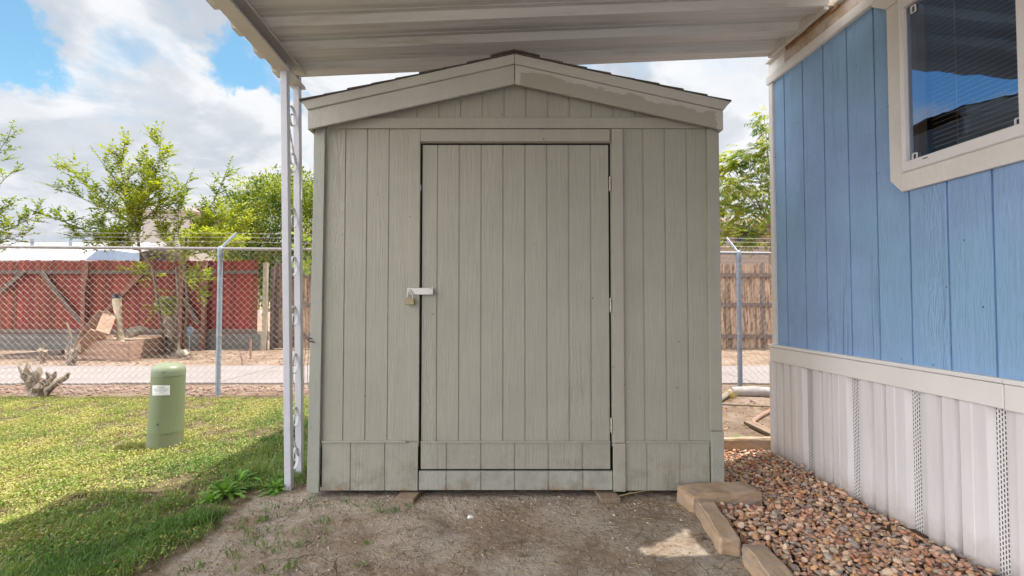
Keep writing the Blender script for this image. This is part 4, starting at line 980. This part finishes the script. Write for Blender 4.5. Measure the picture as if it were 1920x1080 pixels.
gr = link('river_gravel', mesh_np('river_gravel', np.vstack(VS), np.vstack(FS), np.vstack(CS)), M['pebble'], kind='stuff', smooth=True); tag(gr, 'tan, pink and grey river gravel along the skirting', 'gravel')
# dirt clods and crumbs
VS, FS, CS = [], [], []; off = 0
def crumb(X, Y, L, z=0):
    global off
    nz = rng.uniform(-1, 1, 3); p = iv*(1+.25*np.sin(iv@nz*3+1))[:, None]*np.array([L, L*rng.uniform(.6, 1), L*rng.uniform(.4, .8)])
    Rm = np.array(Matrix.Rotation(rng.uniform(0, 6.28), 3, 'Z')); VS.append(p@Rm.T+np.array([X, Y, z+L*.2])); FS.append(iF+off); off += len(iv)
for k in range(1100):
    X = rng.uniform(-7.2, -1.4); Y = 6.35+rng.normal()*.20+.05*X*0
    if Y > 6.74 or Y < 5.9: continue
    crumb(X, Y, rng.uniform(.006, .034)*(1 if rng.random() < .4 else .6))
for k in range(260): crumb(rng.uniform(1.2, 3.3), rng.uniform(3.85, 6.1), rng.uniform(.004, .016))
for k in range(500): crumb(rng.uniform(-9.5, -2), rng.uniform(8.75, 11.3), rng.uniform(.008, .03))
o = link('dirt_clods', mesh_np('dirt_clods', np.vstack(VS), np.vstack(FS)), M['clod'], kind='stuff', smooth=True); tag(o, 'loose reddish dirt clods scattered by the fence and path', 'dirt')

VS, FS, CS = [], [], []; off = 0
for k in range(900):
    X = rng.uniform(-1.6, 1.05); Y = 1.85+(2.92-1.85)*rng.random()
    if rng.random() < .3: Y = 2.80+abs(rng.normal())*.06
    L = rng.uniform(.0015, .0075)*(1.8 if rng.random() < .04 else 1); n0 = len(VS); crumb(X, Y, L, gz(X, Y)); c = np.array([(.40, .32, .25), (.30, .22, .16), (.48, .40, .32), (.22, .15, .10)][rng.integers(4)]); CS.append(np.tile(c, (len(iv), 1)))
o = link('dirt_grit', mesh_np('dirt_grit', np.vstack(VS), np.vstack(FS), np.vstack(CS)), M['pebble'], kind='stuff', smooth=True); tag(o, 'small grit and crumbs on the bare dirt before the shed', 'grit')

# ================================================================== GRASS
def bladeset(X, Y, Z, H, Wd, col, lean=.6, fold=False):
    n = len(X); a = rng.uniform(0, 2*np.pi, n); la = rng.uniform(0, 2*np.pi, n); ln = H*lean*rng.uniform(.2, 1.0, n)
    dx, dy = np.cos(a)*Wd/2, np.sin(a)*Wd/2; mx, my = np.cos(la)*ln, np.sin(la)*ln
    z1 = H*.6; V = np.zeros((n, 5, 3))
    V[:, 0] = np.stack([X-dx, Y-dy, Z], 1); V[:, 1] = np.stack([X+dx, Y+dy, Z], 1)
    V[:, 2] = np.stack([X+dx*.8+mx*.4, Y+dy*.8+my*.4, Z+z1], 1); V[:, 3] = np.stack([X-dx*.8+mx*.4, Y-dy*.8+my*.4, Z+z1], 1)
    V[:, 4] = np.stack([X+mx, Y+my, Z+H*np.sqrt(np.maximum(1-(lean*.6)**2, .2))], 1)
    b_ = np.arange(n)*5; F = np.concatenate([np.stack([b_, b_+1, b_+2, b_+3], 1), np.stack([b_+3, b_+2, b_+4, b_+4], 1)])
    return V.reshape(-1, 3), F[:n], np.stack([b_+3, b_+2, b_+4], 1), np.repeat(col, 5, 0)
def leafset(P_, L, W_, nrm_, dir_, col):
    """diamond leaves, slightly folded: P_ base (n,3)"""
    n = len(P_); d = dir_/np.linalg.norm(dir_, axis=1)[:, None]; s = np.cross(nrm_, d); s /= np.maximum(np.linalg.norm(s, axis=1)[:, None], 1e-6)
    up = np.cross(d, s); L = L[:, None]; W_ = W_[:, None]
    V = np.stack([P_, P_+d*L*.45+s*W_/2+up*W_*.12, P_+d*L-up*L*.06, P_+d*L*.45-s*W_/2+up*W_*.12], 1)
    b_ = np.arange(n)*4; return V.reshape(-1, 3), np.stack([b_, b_+1, b_+2, b_+3], 1), np.repeat(col, 4, 0)
def fb2(X, Y, s, seed): return np.array([fbm(a, c, s, seed, 2) for a, c in zip(X, Y)])
def lawn_ok(X, Y):
    w = fb2(X, Y, 2.2, 11)
    ed = -1.56+.22*w+np.where(Y > 3.0, .22, 0)-np.where(Y < 2.4, (2.4-Y)*.10, 0)
    ok = (X < ed) & (Y < 5.93+.22*w+np.where(X < -6.3, 0, 0))
    ok &= ((X-pb.x)**2+(Y-pb.y)**2 > .126**2)
    ok &= rng.random(len(X)) < np.clip((ed-X)*6+.15, 0, 1)*np.clip((6.0+.25*w-Y)*4, 0.1, 1)
    return ok, w
N = 260000
Yr = 1.75+(6.2-1.75)*rng.random(N)**1.25; Xr = -1.2-(rng.random(N))*(Yr*1.16-.9)
ok, w = lawn_ok(Xr, Yr); Xr, Yr, w = Xr[ok], Yr[ok], w[ok]
bare = fb2(Xr, Yr, 1.3, 21); bare2 = fb2(Xr, Yr, 5, 22); keep = rng.random(len(Xr)) < np.clip(.84+1.6*bare+1.5*bare2, .10, 1); Xr, Yr, w, bare = Xr[keep], Yr[keep], w[keep], bare[keep]
n = len(Xr); dz_ = np.array([gz(a, c) for a, c in zip(Xr, Yr)])
# ground-cover leaves
isl = rng.random(n) < np.where(Xr > -2.0, .35, .62)
def lawncol(n, X, Y):
    t = rng.random(n); g = fb2(X, Y, 2.5, 31)
    c = np.zeros((n, 3)); A = np.array([.44, .44, .12]); B = np.array([.16, .25, .045]); D = np.array([.48, .36, .20])
    k = np.clip(.55+1.1*g+rng.normal(0, .25, n), 0, 1)[:, None]; c = A*k+B*(1-k); dry = (t < .14+.40*np.clip(g, 0, 1)); c[dry] = D
    return c*rng.uniform(.7, 1.25, n)[:, None]
VS, FS4, CS = [], [], []
i = np.where(isl)[0]; m_ = len(i); Pn = np.stack([Xr[i], Yr[i], dz_[i]+rng.uniform(.004, .028, m_)], 1); ang = rng.uniform(0, 6.28, m_)
dr = np.stack([np.cos(ang), np.sin(ang), rng.uniform(.0, .9, m_)], 1); nr = rng.normal(0, .35, (m_, 3)); nr[:, 2] = 1
v1, f1, c1 = leafset(Pn, rng.uniform(.010, .022, m_), rng.uniform(.006, .012, m_), nr, dr, lawncol(m_, Xr[i], Yr[i])); o1 = len(v1)
me = link('lawn_groundcover', mesh_np('lawn_groundcover', v1, f1, c1), M['grass'], kind='stuff'); tag(me, 'low yellow-green leafy ground cover in the lawn', 'ground cover')
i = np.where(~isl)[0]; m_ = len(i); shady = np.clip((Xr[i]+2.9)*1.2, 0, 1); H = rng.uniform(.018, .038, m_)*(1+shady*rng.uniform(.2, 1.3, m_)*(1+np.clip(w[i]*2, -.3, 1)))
v2, f2, f3, c2 = bladeset(Xr[i], Yr[i], dz_[i], H, rng.uniform(.0022, .0042, m_), lawncol(m_, Xr[i], Yr[i])*(1-np.clip(shady*1.5, 0, 1)[:, None]*np.array([.48, .22, .2])), .85)  # greener taller grass here, with canopy shade also darkened into its colour
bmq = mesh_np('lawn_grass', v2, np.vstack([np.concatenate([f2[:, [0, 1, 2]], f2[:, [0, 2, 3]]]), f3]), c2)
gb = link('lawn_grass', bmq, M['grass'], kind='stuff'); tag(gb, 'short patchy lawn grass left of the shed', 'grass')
# tall tufts: several clumps in the shade at the lawn edge, dry tufts by the far fence
def tuft(cx, cy, r, n, h, cols, name, lab, cat, group=None):
    a = rng.uniform(0, 6.28, n); rr = r*np.sqrt(rng.random(n)); X = cx+np.cos(a)*rr; Y = cy+np.sin(a)*rr
    c = np.array(cols)[rng.integers(len(cols), size=n)]*rng.uniform(.7, 1.3, n)[:, None]
    V_, f2, f3, cc = bladeset(X, Y, np.full(n, gz(cx, cy)), h*rng.uniform(.5, 1, n), rng.uniform(.003, .005, n), c, 1.0)
    o = link(name, mesh_np(name, V_, np.vstack([f2[:, [0, 1, 2]], f2[:, [0, 2, 3]], f3]), cc), M['grass'], origin=(cx, cy, 0)); tag(o, lab, cat, group)
gc = [(.09, .19, .035), (.13, .24, .04), (.07, .15, .04)]; dc = [(.5, .38, .18), (.42, .33, .15), (.3, .3, .1)]
for px, py, r, n, h, lab in ((372, 975, .10, 420, .085, 'thick grass tuft on the lawn edge nearest the dirt'), (300, 1000, .12, 420, .08, 'bright grass tuft in the shade at lower left of the dirt'),
    (215, 1040, .13, 380, .075, 'wide grass tuft close to the bottom of the photo'), (505, 830, .08, 180, .09, 'wispy grass tuft left of the column foot'), (130, 1060, .12, 320, .07, 'grass tuft at the bottom left of the lawn')):
    g_ = G(px, py); tuft(g_.x, g_.y, r, n, h, gc, 'grass_tuft', lab, 'grass tuft', 'grass tufts in the shaded lawn')
for px, py, r, lab in ((1366, 745, .10, 'dry straw tuft left of the right fence post'), (1402, 733, .14, 'dry straw tuft at the foot of the right fence post'), (1432, 738, .12, 'dry straw tuft by the mobile home corner')):
    g_ = G(px, py); g_.y = min(g_.y, fy(g_.x)-.05); tuft(g_.x, g_.y, r, 220, .13, dc, 'straw_tuft', lab, 'dry grass', 'dry tufts along the right fence')
# sparse sprigs on the dirt
VS_, FS_, CS_ = [], [], []; o_ = 0
for k in range(70):
    X = -1.45+abs(rng.normal())*.45; Y = rng.uniform(1.95, 2.85)
    if X > .9: continue
    n = int(rng.integers(5, 16)); a = rng.uniform(0, 6.28, n); xx, yy = X+np.cos(a)*.02, Y+np.sin(a)*.02
    v_, f2, f3, c_ = bladeset(xx, yy, np.full(n, gz(X, Y)), rng.uniform(.015, .05, n), rng.uniform(.003, .005, n), np.tile([(.16, .25, .07)], (n, 1))*rng.uniform(.6, 1.2, n)[:, None], 1.1)
    VS_.append(v_); FS_.append(np.vstack([f2[:, [0, 1, 2]], f2[:, [0, 2, 3]], f3])+o_); CS_.append(c_); o_ += len(v_)
o = link('seedling_sprigs', mesh_np('seedling_sprigs', np.vstack(VS_), np.vstack(FS_), np.vstack(CS_)), M['grass'], kind='stuff'); tag(o, 'tiny green sprigs sprouting in the cracked dirt', 'sprigs')
# straw litter on dirt
b = MB()
for k in range(620):
    if k < 330: X, Y = rng.uniform(-1.5, 1.0), rng.uniform(1.9, 2.88)
    else: X, Y = (rng.uniform(-9, -2), rng.uniform(8.7, 11.4)) if k % 2 else (rng.uniform(1.3, 3.2), rng.uniform(3.8, 6.2))
    L = rng.uniform(.015, .05)*(1 if k < 330 else 2.2); a = rng.uniform(0, 6.28); z = gz(X, Y)+.004; r = .0009 if k < 330 else .0025
    b.tube([(X, Y, z), (X+math.cos(a)*L*.5, Y+math.sin(a)*L*.5, z+.003), (X+math.cos(a+.4)*L, Y+math.sin(a+.4)*L, z)], r, 3, cap=False)
o = b.build('straw_litter', M['straw'], kind='stuff', recalc=False); tag(o, 'dry straw bits and twigs littering the dirt', 'litter')
b = MB(); a, c = G(1128, 940), G(1232, 923); b.tube([a+Vector((0, 0, .006)), a.lerp(c, .5)+Vector((.0, 0, .02)), c+Vector((0, 0, .02))], .0028, 6); b.tube([a.lerp(c, .45)+Vector((0, 0, .018)), G(1196, 920)+Vector((0, 0, .03))], .002, 5)
o = b.build('dry_stalk', M['straw'], origin=a, smooth=True); tag(o, 'forked dry stalk lying before the right skid', 'stalk')
b = MB(); g_ = G(882, 973); b.tube([g_+Vector((-.012, 0, .004)), g_+Vector((-.006, 0, .012)), g_+Vector((.008, .002, .012)), g_+Vector((.016, 0, .005))], [.006, .012, .011, .004], 10, jit=.3); o = b.build('white_pebble', M['sticker'], origin=g_, smooth=True); tag(o, 'small white pebble on the dirt before the door', 'pebble')
g_ = G(341, 668); b = MB(); b.tube([g_+Vector((-.12, 0, .0)), g_+Vector((-.05, 0, .06)), g_+Vector((.05, 0, .07)), g_+Vector((.12, 0, .02))], [.04, .07, .07, .04], 12, jit=.3); o = b.build('rock', M['paleb'], origin=g_, smooth=True); tag(o, 'fist-sized rock at the far path edge above the pedestal', 'rock')
# broad-leaf weeds
def weed(cx, cy, n, L, lab, name='broadleaf_weed', z0=None):
    b = MB(); z0 = gz(cx, cy) if z0 is None else z0
    for k in range(n):
        a = random.uniform(0, 6.28); el = random.uniform(.25, 1.25); l = L*random.uniform(.6, 1); w = l*.10
        d = Vector((math.cos(a)*math.cos(el), math.sin(a)*math.cos(el), math.sin(el))); s = Vector((-math.sin(a), math.cos(a), 0)); u = s.cross(d)*-1
        sh = random.uniform(.75, 1.25); b.cur = (.16*sh, .31*sh, .05*sh); p0 = Vector((cx, cy, z0))+Vector((random.uniform(-.02, .02), random.uniform(-.02, .02), 0)); m = 8; vs = []; fs = []
        for i in range(m+1):
            f = i/m; q = p0+d*l*f+Vector((0, 0, -l*.45*f*f)); ww = w*math.sin(math.pi*min(f*.9+.06, 1))**.7*(1 if i % 2 else .4)*(.5+f)
            vs += [q-s*ww+u*ww*.2, q, q+s*ww+u*ww*.2]
        for i in range(m): fs += [(3*i, 3*i+1, 3*i+4, 3*i+3), (3*i+1, 3*i+2, 3*i+5, 3*i+4)]
        b.add(vs, fs)
    o = b.build(name, M['leaf'], col=True, recalc=False, origin=(cx, cy, 0), smooth=True); tag(o, lab, 'weed', 'leafy weeds at the lawn edge'); return o
for px, py, n, L, lab in ((425, 928, 46, .21, 'largest leafy dandelion weed in the shaded lawn edge'), (452, 905, 34, .19, 'leafy weed just behind the largest dandelion weed'), (396, 940, 24, .13, 'leafy weed left of the largest dandelion weed'),
    (520, 918, 34, .15, 'leafy weed beside the foot of the front column post'), (534, 900, 22, .13, 'small leafy weed between lawn and column posts'), (100, 960, 12, .08, 'low leafy weed alone in the left lawn'),
    (562, 905, 8, .06, 'tiny weed between column and shed corner'), (766, 948, 7, .04, 'tiny weed under the left skid end'), (1398, 823, 14, .12, 'bright green weed by the rusty pipe')):
    g_ = G(px, py); weed(g_.x, g_.y, n, L, lab)

# ================================================================== TREES
class Leaves:
    def __init__(s): s.P = []; s.L = []; s.W = []; s.N = []; s.D = []; s.C = []
    def add(s, p, l, w, n, d, c): s.P.append(tuple(p)); s.L.append(l); s.W.append(w); s.N.append(tuple(n)); s.D.append(tuple(d)); s.C.append(c)
    def build(s, name, parent):
        V_, F_, C_ = leafset(np.array(s.P), np.array(s.L), np.array(s.W), np.array(s.N), np.array(s.D), np.array(s.C))
        return link(name, mesh_np(name, V_, F_, C_), M['leaf'], parent)
def rv(rs, z=0): return Vector((rs.gauss(0, 1), rs.gauss(0, 1), rs.gauss(0, 1)+z)).normalized()
def lcol(rs, base=(.14, .24, .03), hi=(.40, .44, .045), t=None):
    t = rs.random() if t is None else t; k = rs.uniform(.7, 1.2); return tuple((a*(1-t)+c*t)*k for a, c in zip(base, hi))
def twig(wood, lv, rs, p, d, l, leafL, droop=.25, step=.036, tone=.5, r=.004):
    n = max(3, int(l/.10)); pts = [p]; q = p.copy(); dd = d.copy()
    for i in range(n):
        dd = (dd+Vector((rs.uniform(-.12, .12), rs.uniform(-.12, .12), rs.uniform(-.1, .1)-droop*.12))).normalized(); q = q+dd*(l/n); pts.append(q)
    wood.tube(pts, [r*(1-.7*i/n) for i in range(n+1)], 4, cap=False)
    k = 0; t = .02; side = dd.cross(Vector((0, 0, 1)))
    if side.length < .1: side = Vector((1, 0, 0))
    side.normalize()
    while t < l:
        f = t/l*n; i = min(int(f), n-1); pp = pts[i].lerp(pts[i+1], f-i); d1 = (pts[i+1]-pts[i]).normalized()
        sg = 1 if k % 2 else -1; ld = (d1*.55+side*sg*.8+rv(rs)*.25).normalized(); L = leafL*rs.uniform(.65, 1.1)*(1-.25*t/l)
        nn = Vector((rs.gauss(0, .35), rs.gauss(0, .35), 1)); lv.add(pp, L, L*rs.uniform(.48, .62), nn, ld, lcol(rs, t=min(1, max(0, tone+rs.gauss(0, .3))))); t += step*rs.uniform(.8, 1.2); k += 1
    lv.add(pts[-1], leafL*.7, leafL*.35, Vector((0, 0, 1)), dd, lcol(rs, t=tone))
def limb(wood, lv, rs, p0, p1, r0, leafL, ntw, tl, up=.25, tone=.5, start=.3, sag=0.0, depth=.5, sub=3):
    m = 9; mid = p0.lerp(p1, .5)+Vector((rs.uniform(-.1, .1), rs.uniform(-depth, depth), -sag)); pts = []
    for i in range(m+1):
        f = i/m; pts.append(p0*(1-f)**2+mid*2*f*(1-f)+p1*f*f+Vector((rs.uniform(-.02, .02), rs.uniform(-.02, .02), 0)))
    wood.tube(pts, [max(r0*(1-.85*i/m), .005) for i in range(m+1)], 6, cap=False)
    for k in range(ntw):
        f = start+(1-start)*(k+rs.random()*.6)/ntw; i = min(int(f*m), m-1); p = pts[i].lerp(pts[i+1], f*m-i); d = (pts[i+1]-pts[i]).normalized()
        tdir = (d*rs.uniform(.6, 1.0)+rv(rs)*.75+Vector((0, 0, up))).normalized(); l = tl*rs.uniform(.5, 1.1)*(1.15-.5*f)
        twig(wood, lv, rs, p, tdir, l, leafL, tone=tone)
        for _ in range(sub):
            f2 = rs.uniform(.2, .7); twig(wood, lv, rs, p+tdir*l*f2, (tdir*.6+rv(rs)*.7+Vector((0, 0, up))).normalized(), l*rs.uniform(.35, .6), leafL*.9, tone=tone, r=.003)
    twig(wood, lv, rs, pts[-1], (pts[-1]-pts[-2]).normalized(), tl*.5, leafL, tone=tone)
YE = 10.7
rs = random.Random(11); el = thing('young_elm_tree', G(338, 655)*1.0, 'young elm with long leafy shoots rising above the red fence', 'tree'); 
wood, lv = MB(), Leaves(); T0 = P(345, 655, YE+.2); T1 = P(262, 470, YE); T2 = P(345, 480, YE+.2)
wood.tube([T0, T0.lerp(T2, .5)+Vector((.08, 0, 0)), T2], [.03, .026, .022], 7); wood.tube([P(310, 660, YE), P(295, 560, YE), P(285, 500, YE), T1], [.032, .028, .025, .02], 7); wood.tube([P(325, 655, YE), P(335, 560, YE), P(330, 500, YE)], [.03, .028, .02], 7)
T1b = P(255, 425, YE)
wood.tube([T1, T1b], [.03, .022], 6); wood.tube([T2, P(352, 430, YE)], [.03, .02], 6)
for p0, tip, nt_, tl, tone in ((T1b, (105, 352), 11, .62, .35), (T1b, (118, 300), 10, .55, .5), (T1, (72, 398), 13, .55, .3), (T1b, (186, 300), 8, .5, .4), (T1b, (232, 275), 12, .62, .75),
    (T1b, (302, 262), 12, .65, .6), (T1b, (268, 300), 12, .6, .8), (T2, (352, 340), 9, .6, .45), (T2, (425, 318), 10, .55, .3), (T2, (440, 395), 12, .62, .8), (T1, (140, 445), 10, .55, .35),
    (T2, (455, 450), 9, .5, .85), (T1b, (330, 380), 12, .6, .85), (T1, (210, 440), 10, .5, .8), (T2, (400, 440), 12, .5, .9), (T2, (300, 430), 12, .55, .9), (T1, (240, 400), 10, .5, .7), (T2, (460, 420), 10, .5, .9), (T2, (380, 400), 12, .5, .85), (T1, (180, 420), 12, .5, .5), (T1b, (290, 350), 12, .5, .85), (P(330, 520, YE), (395, 520), 7, .45, .7), (P(290, 520, YE), (240, 505), 7, .4, .7), (P(330, 540, YE), (290, 590), 6, .35, .6), (P(335, 500, YE), (385, 560), 6, .35, .6)):
    limb(wood, lv, rs, p0, P(tip[0], tip[1], YE+rs.uniform(-.5, .5)), .012, .125, int(nt_*1.7), tl*1.05, tone=tone, start=.12)
wood.build('trunk', M['twig'], el, smooth=True); lv.build('crown', el)
rs = random.Random(5); e2 = thing('side_elm_tree', (-12.3, 10.4, 0), 'elm tree at the left picture edge with thin shoots reaching in', 'tree')
wood, lv = MB(), Leaves(); b0 = Vector((-12.3, 10.4, 0)); t0e = Vector((-12.1, 10.4, 2.2)); wood.tube([b0, b0.lerp(t0e, .5)+Vector((.05, 0, 0)), t0e, Vector((-12.2, 10.4, 3.6))], [.09, .07, .055, .03], 8)
for p0, tip, nt_, tl, tone in ((Vector((-12.2, 10.4, 3.4)), (20, 245), 7, .45, .2), (t0e, (22, 322), 8, .4, .3), (t0e, (62, 412), 14, .5, .35), (t0e, (50, 440), 12, .45, .6), (t0e, (20, 380), 11, .45, .3), (Vector((-12.2, 10.4, 3.5)), (-90, 200), 12, .6, .5), (t0e, (-60, 330), 14, .6, .5), (t0e, (10, 455), 12, .4, .7)):
    limb(wood, lv, rs, p0, P(tip[0], tip[1], 10.2), .014, .12, int(nt_*.9), tl, tone=tone, start=.45)
wood.build('trunk', M['twig'], e2, smooth=True); lv.build('crown', e2)
def blobtree(name, cx, cy, cz, rx, ry, rz_, n, leafL, lab, seed, base, hi, trunk_r=.14, inner=.55, lump=.35, asp=.45):
    rs = random.Random(seed); t = thing(name, (cx, cy, 0), lab, 'tree'); lv = Leaves(); wood = MB(); c = Vector((cx, cy, cz))
    wood.tube([(cx, cy, -.05), (cx+.05, cy, cz*.4), (cx, cy, cz)], [trunk_r, trunk_r*.8, trunk_r*.4], 9)
    for k in range(14):
        d = rv(rs, .3); wood.tube([(cx, cy, cz*.75), c+Vector((d.x*rx*.4, d.y*ry*.4, d.z*rz_*.35)), c+Vector((d.x*rx*.85, d.y*ry*.85, d.z*rz_*.85))], [trunk_r*.4, trunk_r*.22, .01], 5, cap=False)
    for k in range(n):
        d = rv(rs); ln = 1+lump*mnoise.noise(d*2.3+Vector((seed, 0, 0)))+lump*.5*mnoise.noise(d*6+Vector((0, seed, 0))); f = (inner+(1-inner)*rs.random()**.6)*ln
        p = c+Vector((d.x*rx, d.y*ry, d.z*rz_))*f; o_ = (d+rv(rs)*.8).normalized(); L = leafL*rs.uniform(.6, 1.2)
        tone = min(1, max(0, .5+1.2*mnoise.noise(p*1.6)+rs.gauss(0, .22)))
        lv.add(p, L, L*asp, Vector((rs.gauss(0, .6), rs.gauss(0, .6), 1)), (o_+Vector((0, 0, -.25))).normalized(), lcol(rs, base, hi, tone))
    wood.build('trunk', M['bark'], t, smooth=True); lv.build('crown', t); return t
blobtree('round_tree', P(528, 430, 16.5).x, 17.2, 3.45, 2.6, 2.3, 2.35, 42000, .135, 'dense round bright green tree between the elm and the shed', 3, (.06, .12, .02), (.42, .46, .07), .18, .45, .28)
# right tree: drooping sprays
def spraytree(name, cx, cy, ctrs, lab, seed, n, leafL):
    rs = random.Random(seed); t = thing(name, (cx, cy, 0), lab, 'tree'); lv = Leaves(); wood = MB(); top = Vector((cx, cy, 3.2)); wood.tube([(cx, cy, -.05), (cx-.1, cy, 1.8), top, (cx, cy, 5.2)], [.16, .13, .1, .04], 9)
    for (px, py, rr, k) in ctrs:
        c = P(px, py, cy+rs.uniform(-.8, .8)); wood.tube([top, top.lerp(c, .5)+Vector((0, 0, .25)), c], [.022, .012, .004], 5, cap=False)
        for j in range(int(k*1.8)):
            d = rv(rs); p = c+d*rr*rs.random()**.5; dd = Vector((d.x, d.y, d.z*.4-.25)).normalized(); l = rs.uniform(.15, .35); tone = min(1, max(0, .5+1.3*mnoise.noise(p*1.8)+rs.gauss(0, .15)))
            sd = dd.cross(Vector((0, 0, 1))); sd = sd.normalized() if sd.length > .1 else Vector((1, 0, 0))
            wood.tube([p, p+dd*l], .003, 3, cap=False)
            for q in range(8):
                f = q/8; sg = 1 if q % 2 else -1; L = leafL*rs.uniform(.7, 1.1)
                lv.add(p+dd*l*f, L, L*.36, Vector((rs.gauss(0, .4), rs.gauss(0, .4), 1)), (dd*.6+sd*sg*.8+Vector((0, 0, -.35))).normalized(), lcol(rs, (.09, .17, .03), (.42, .46, .05), tone))
    wood.build('trunk', M['bark'], t, smooth=True); lv.build('crown', t); return t
spraytree('locust_tree', P(1452, 400, 13.5).x, 13.5, [(1360, 310, .28, 14), (1375, 300, .40, 26), (1400, 290, .35, 22), (1425, 300, .5, 34), (1355, 350, .4, 26), (1385, 345, .5, 40), (1415, 350, .5, 40), (1360, 395, .45, 34), (1395, 395, .5, 40), (1430, 390, .5, 40), (1370, 430, .35, 22), (1400, 440, .35, 20), (1428, 440, .35, 14),
    (1440, 240, .32, 16), (1432, 215, .18, 6), (1420, 236, .15, 5), (1470, 270, .6, 40), (1480, 340, .7, 50), (1500, 410, .7, 50), (1510, 260, .6, 36), (1350, 330, .3, 12), (1345, 380, .3, 16)], 'airy locust tree between the shed and the mobile home', 9, 0, .15)
# vine on the chain link between column and shed
vn = thing('climbing_vine', (-2.75, 6.08, 0), 'bright green climbing vine on the chain-link fence beside the column', 'vine'); lv = Leaves(); wood = MB(); rs = random.Random(2)
for k in range(6):
    x0 = P(548+k*9, 500, 6.0).x; pts = [Vector((x0+rs.uniform(-.02, .02), 6.10, z)) for z in np.linspace(0, rs.uniform(1.85, 2.1), 12)]; wood.tube(pts, .004, 4, cap=False)
    for j in range(12):
        z = 1.55+(pts[-1].z-1.55)*rs.random(); L = rs.uniform(.05, .085); lv.add(Vector((x0+rs.uniform(-.07, .07), 6.08+rs.uniform(-.03, .08), z)), L, L*.85, Vector((rs.gauss(0, .4), -1, .5)), Vector((rs.gauss(0, .6), -.3, -.6+rs.gauss(0, .4))), lcol(rs, (.18, .30, .03), (.34, .44, .04)))
wood.build('stem', M['twig'], vn); lv.build('leaves', vn)
print('gravel', cnt, 'lawn', n)
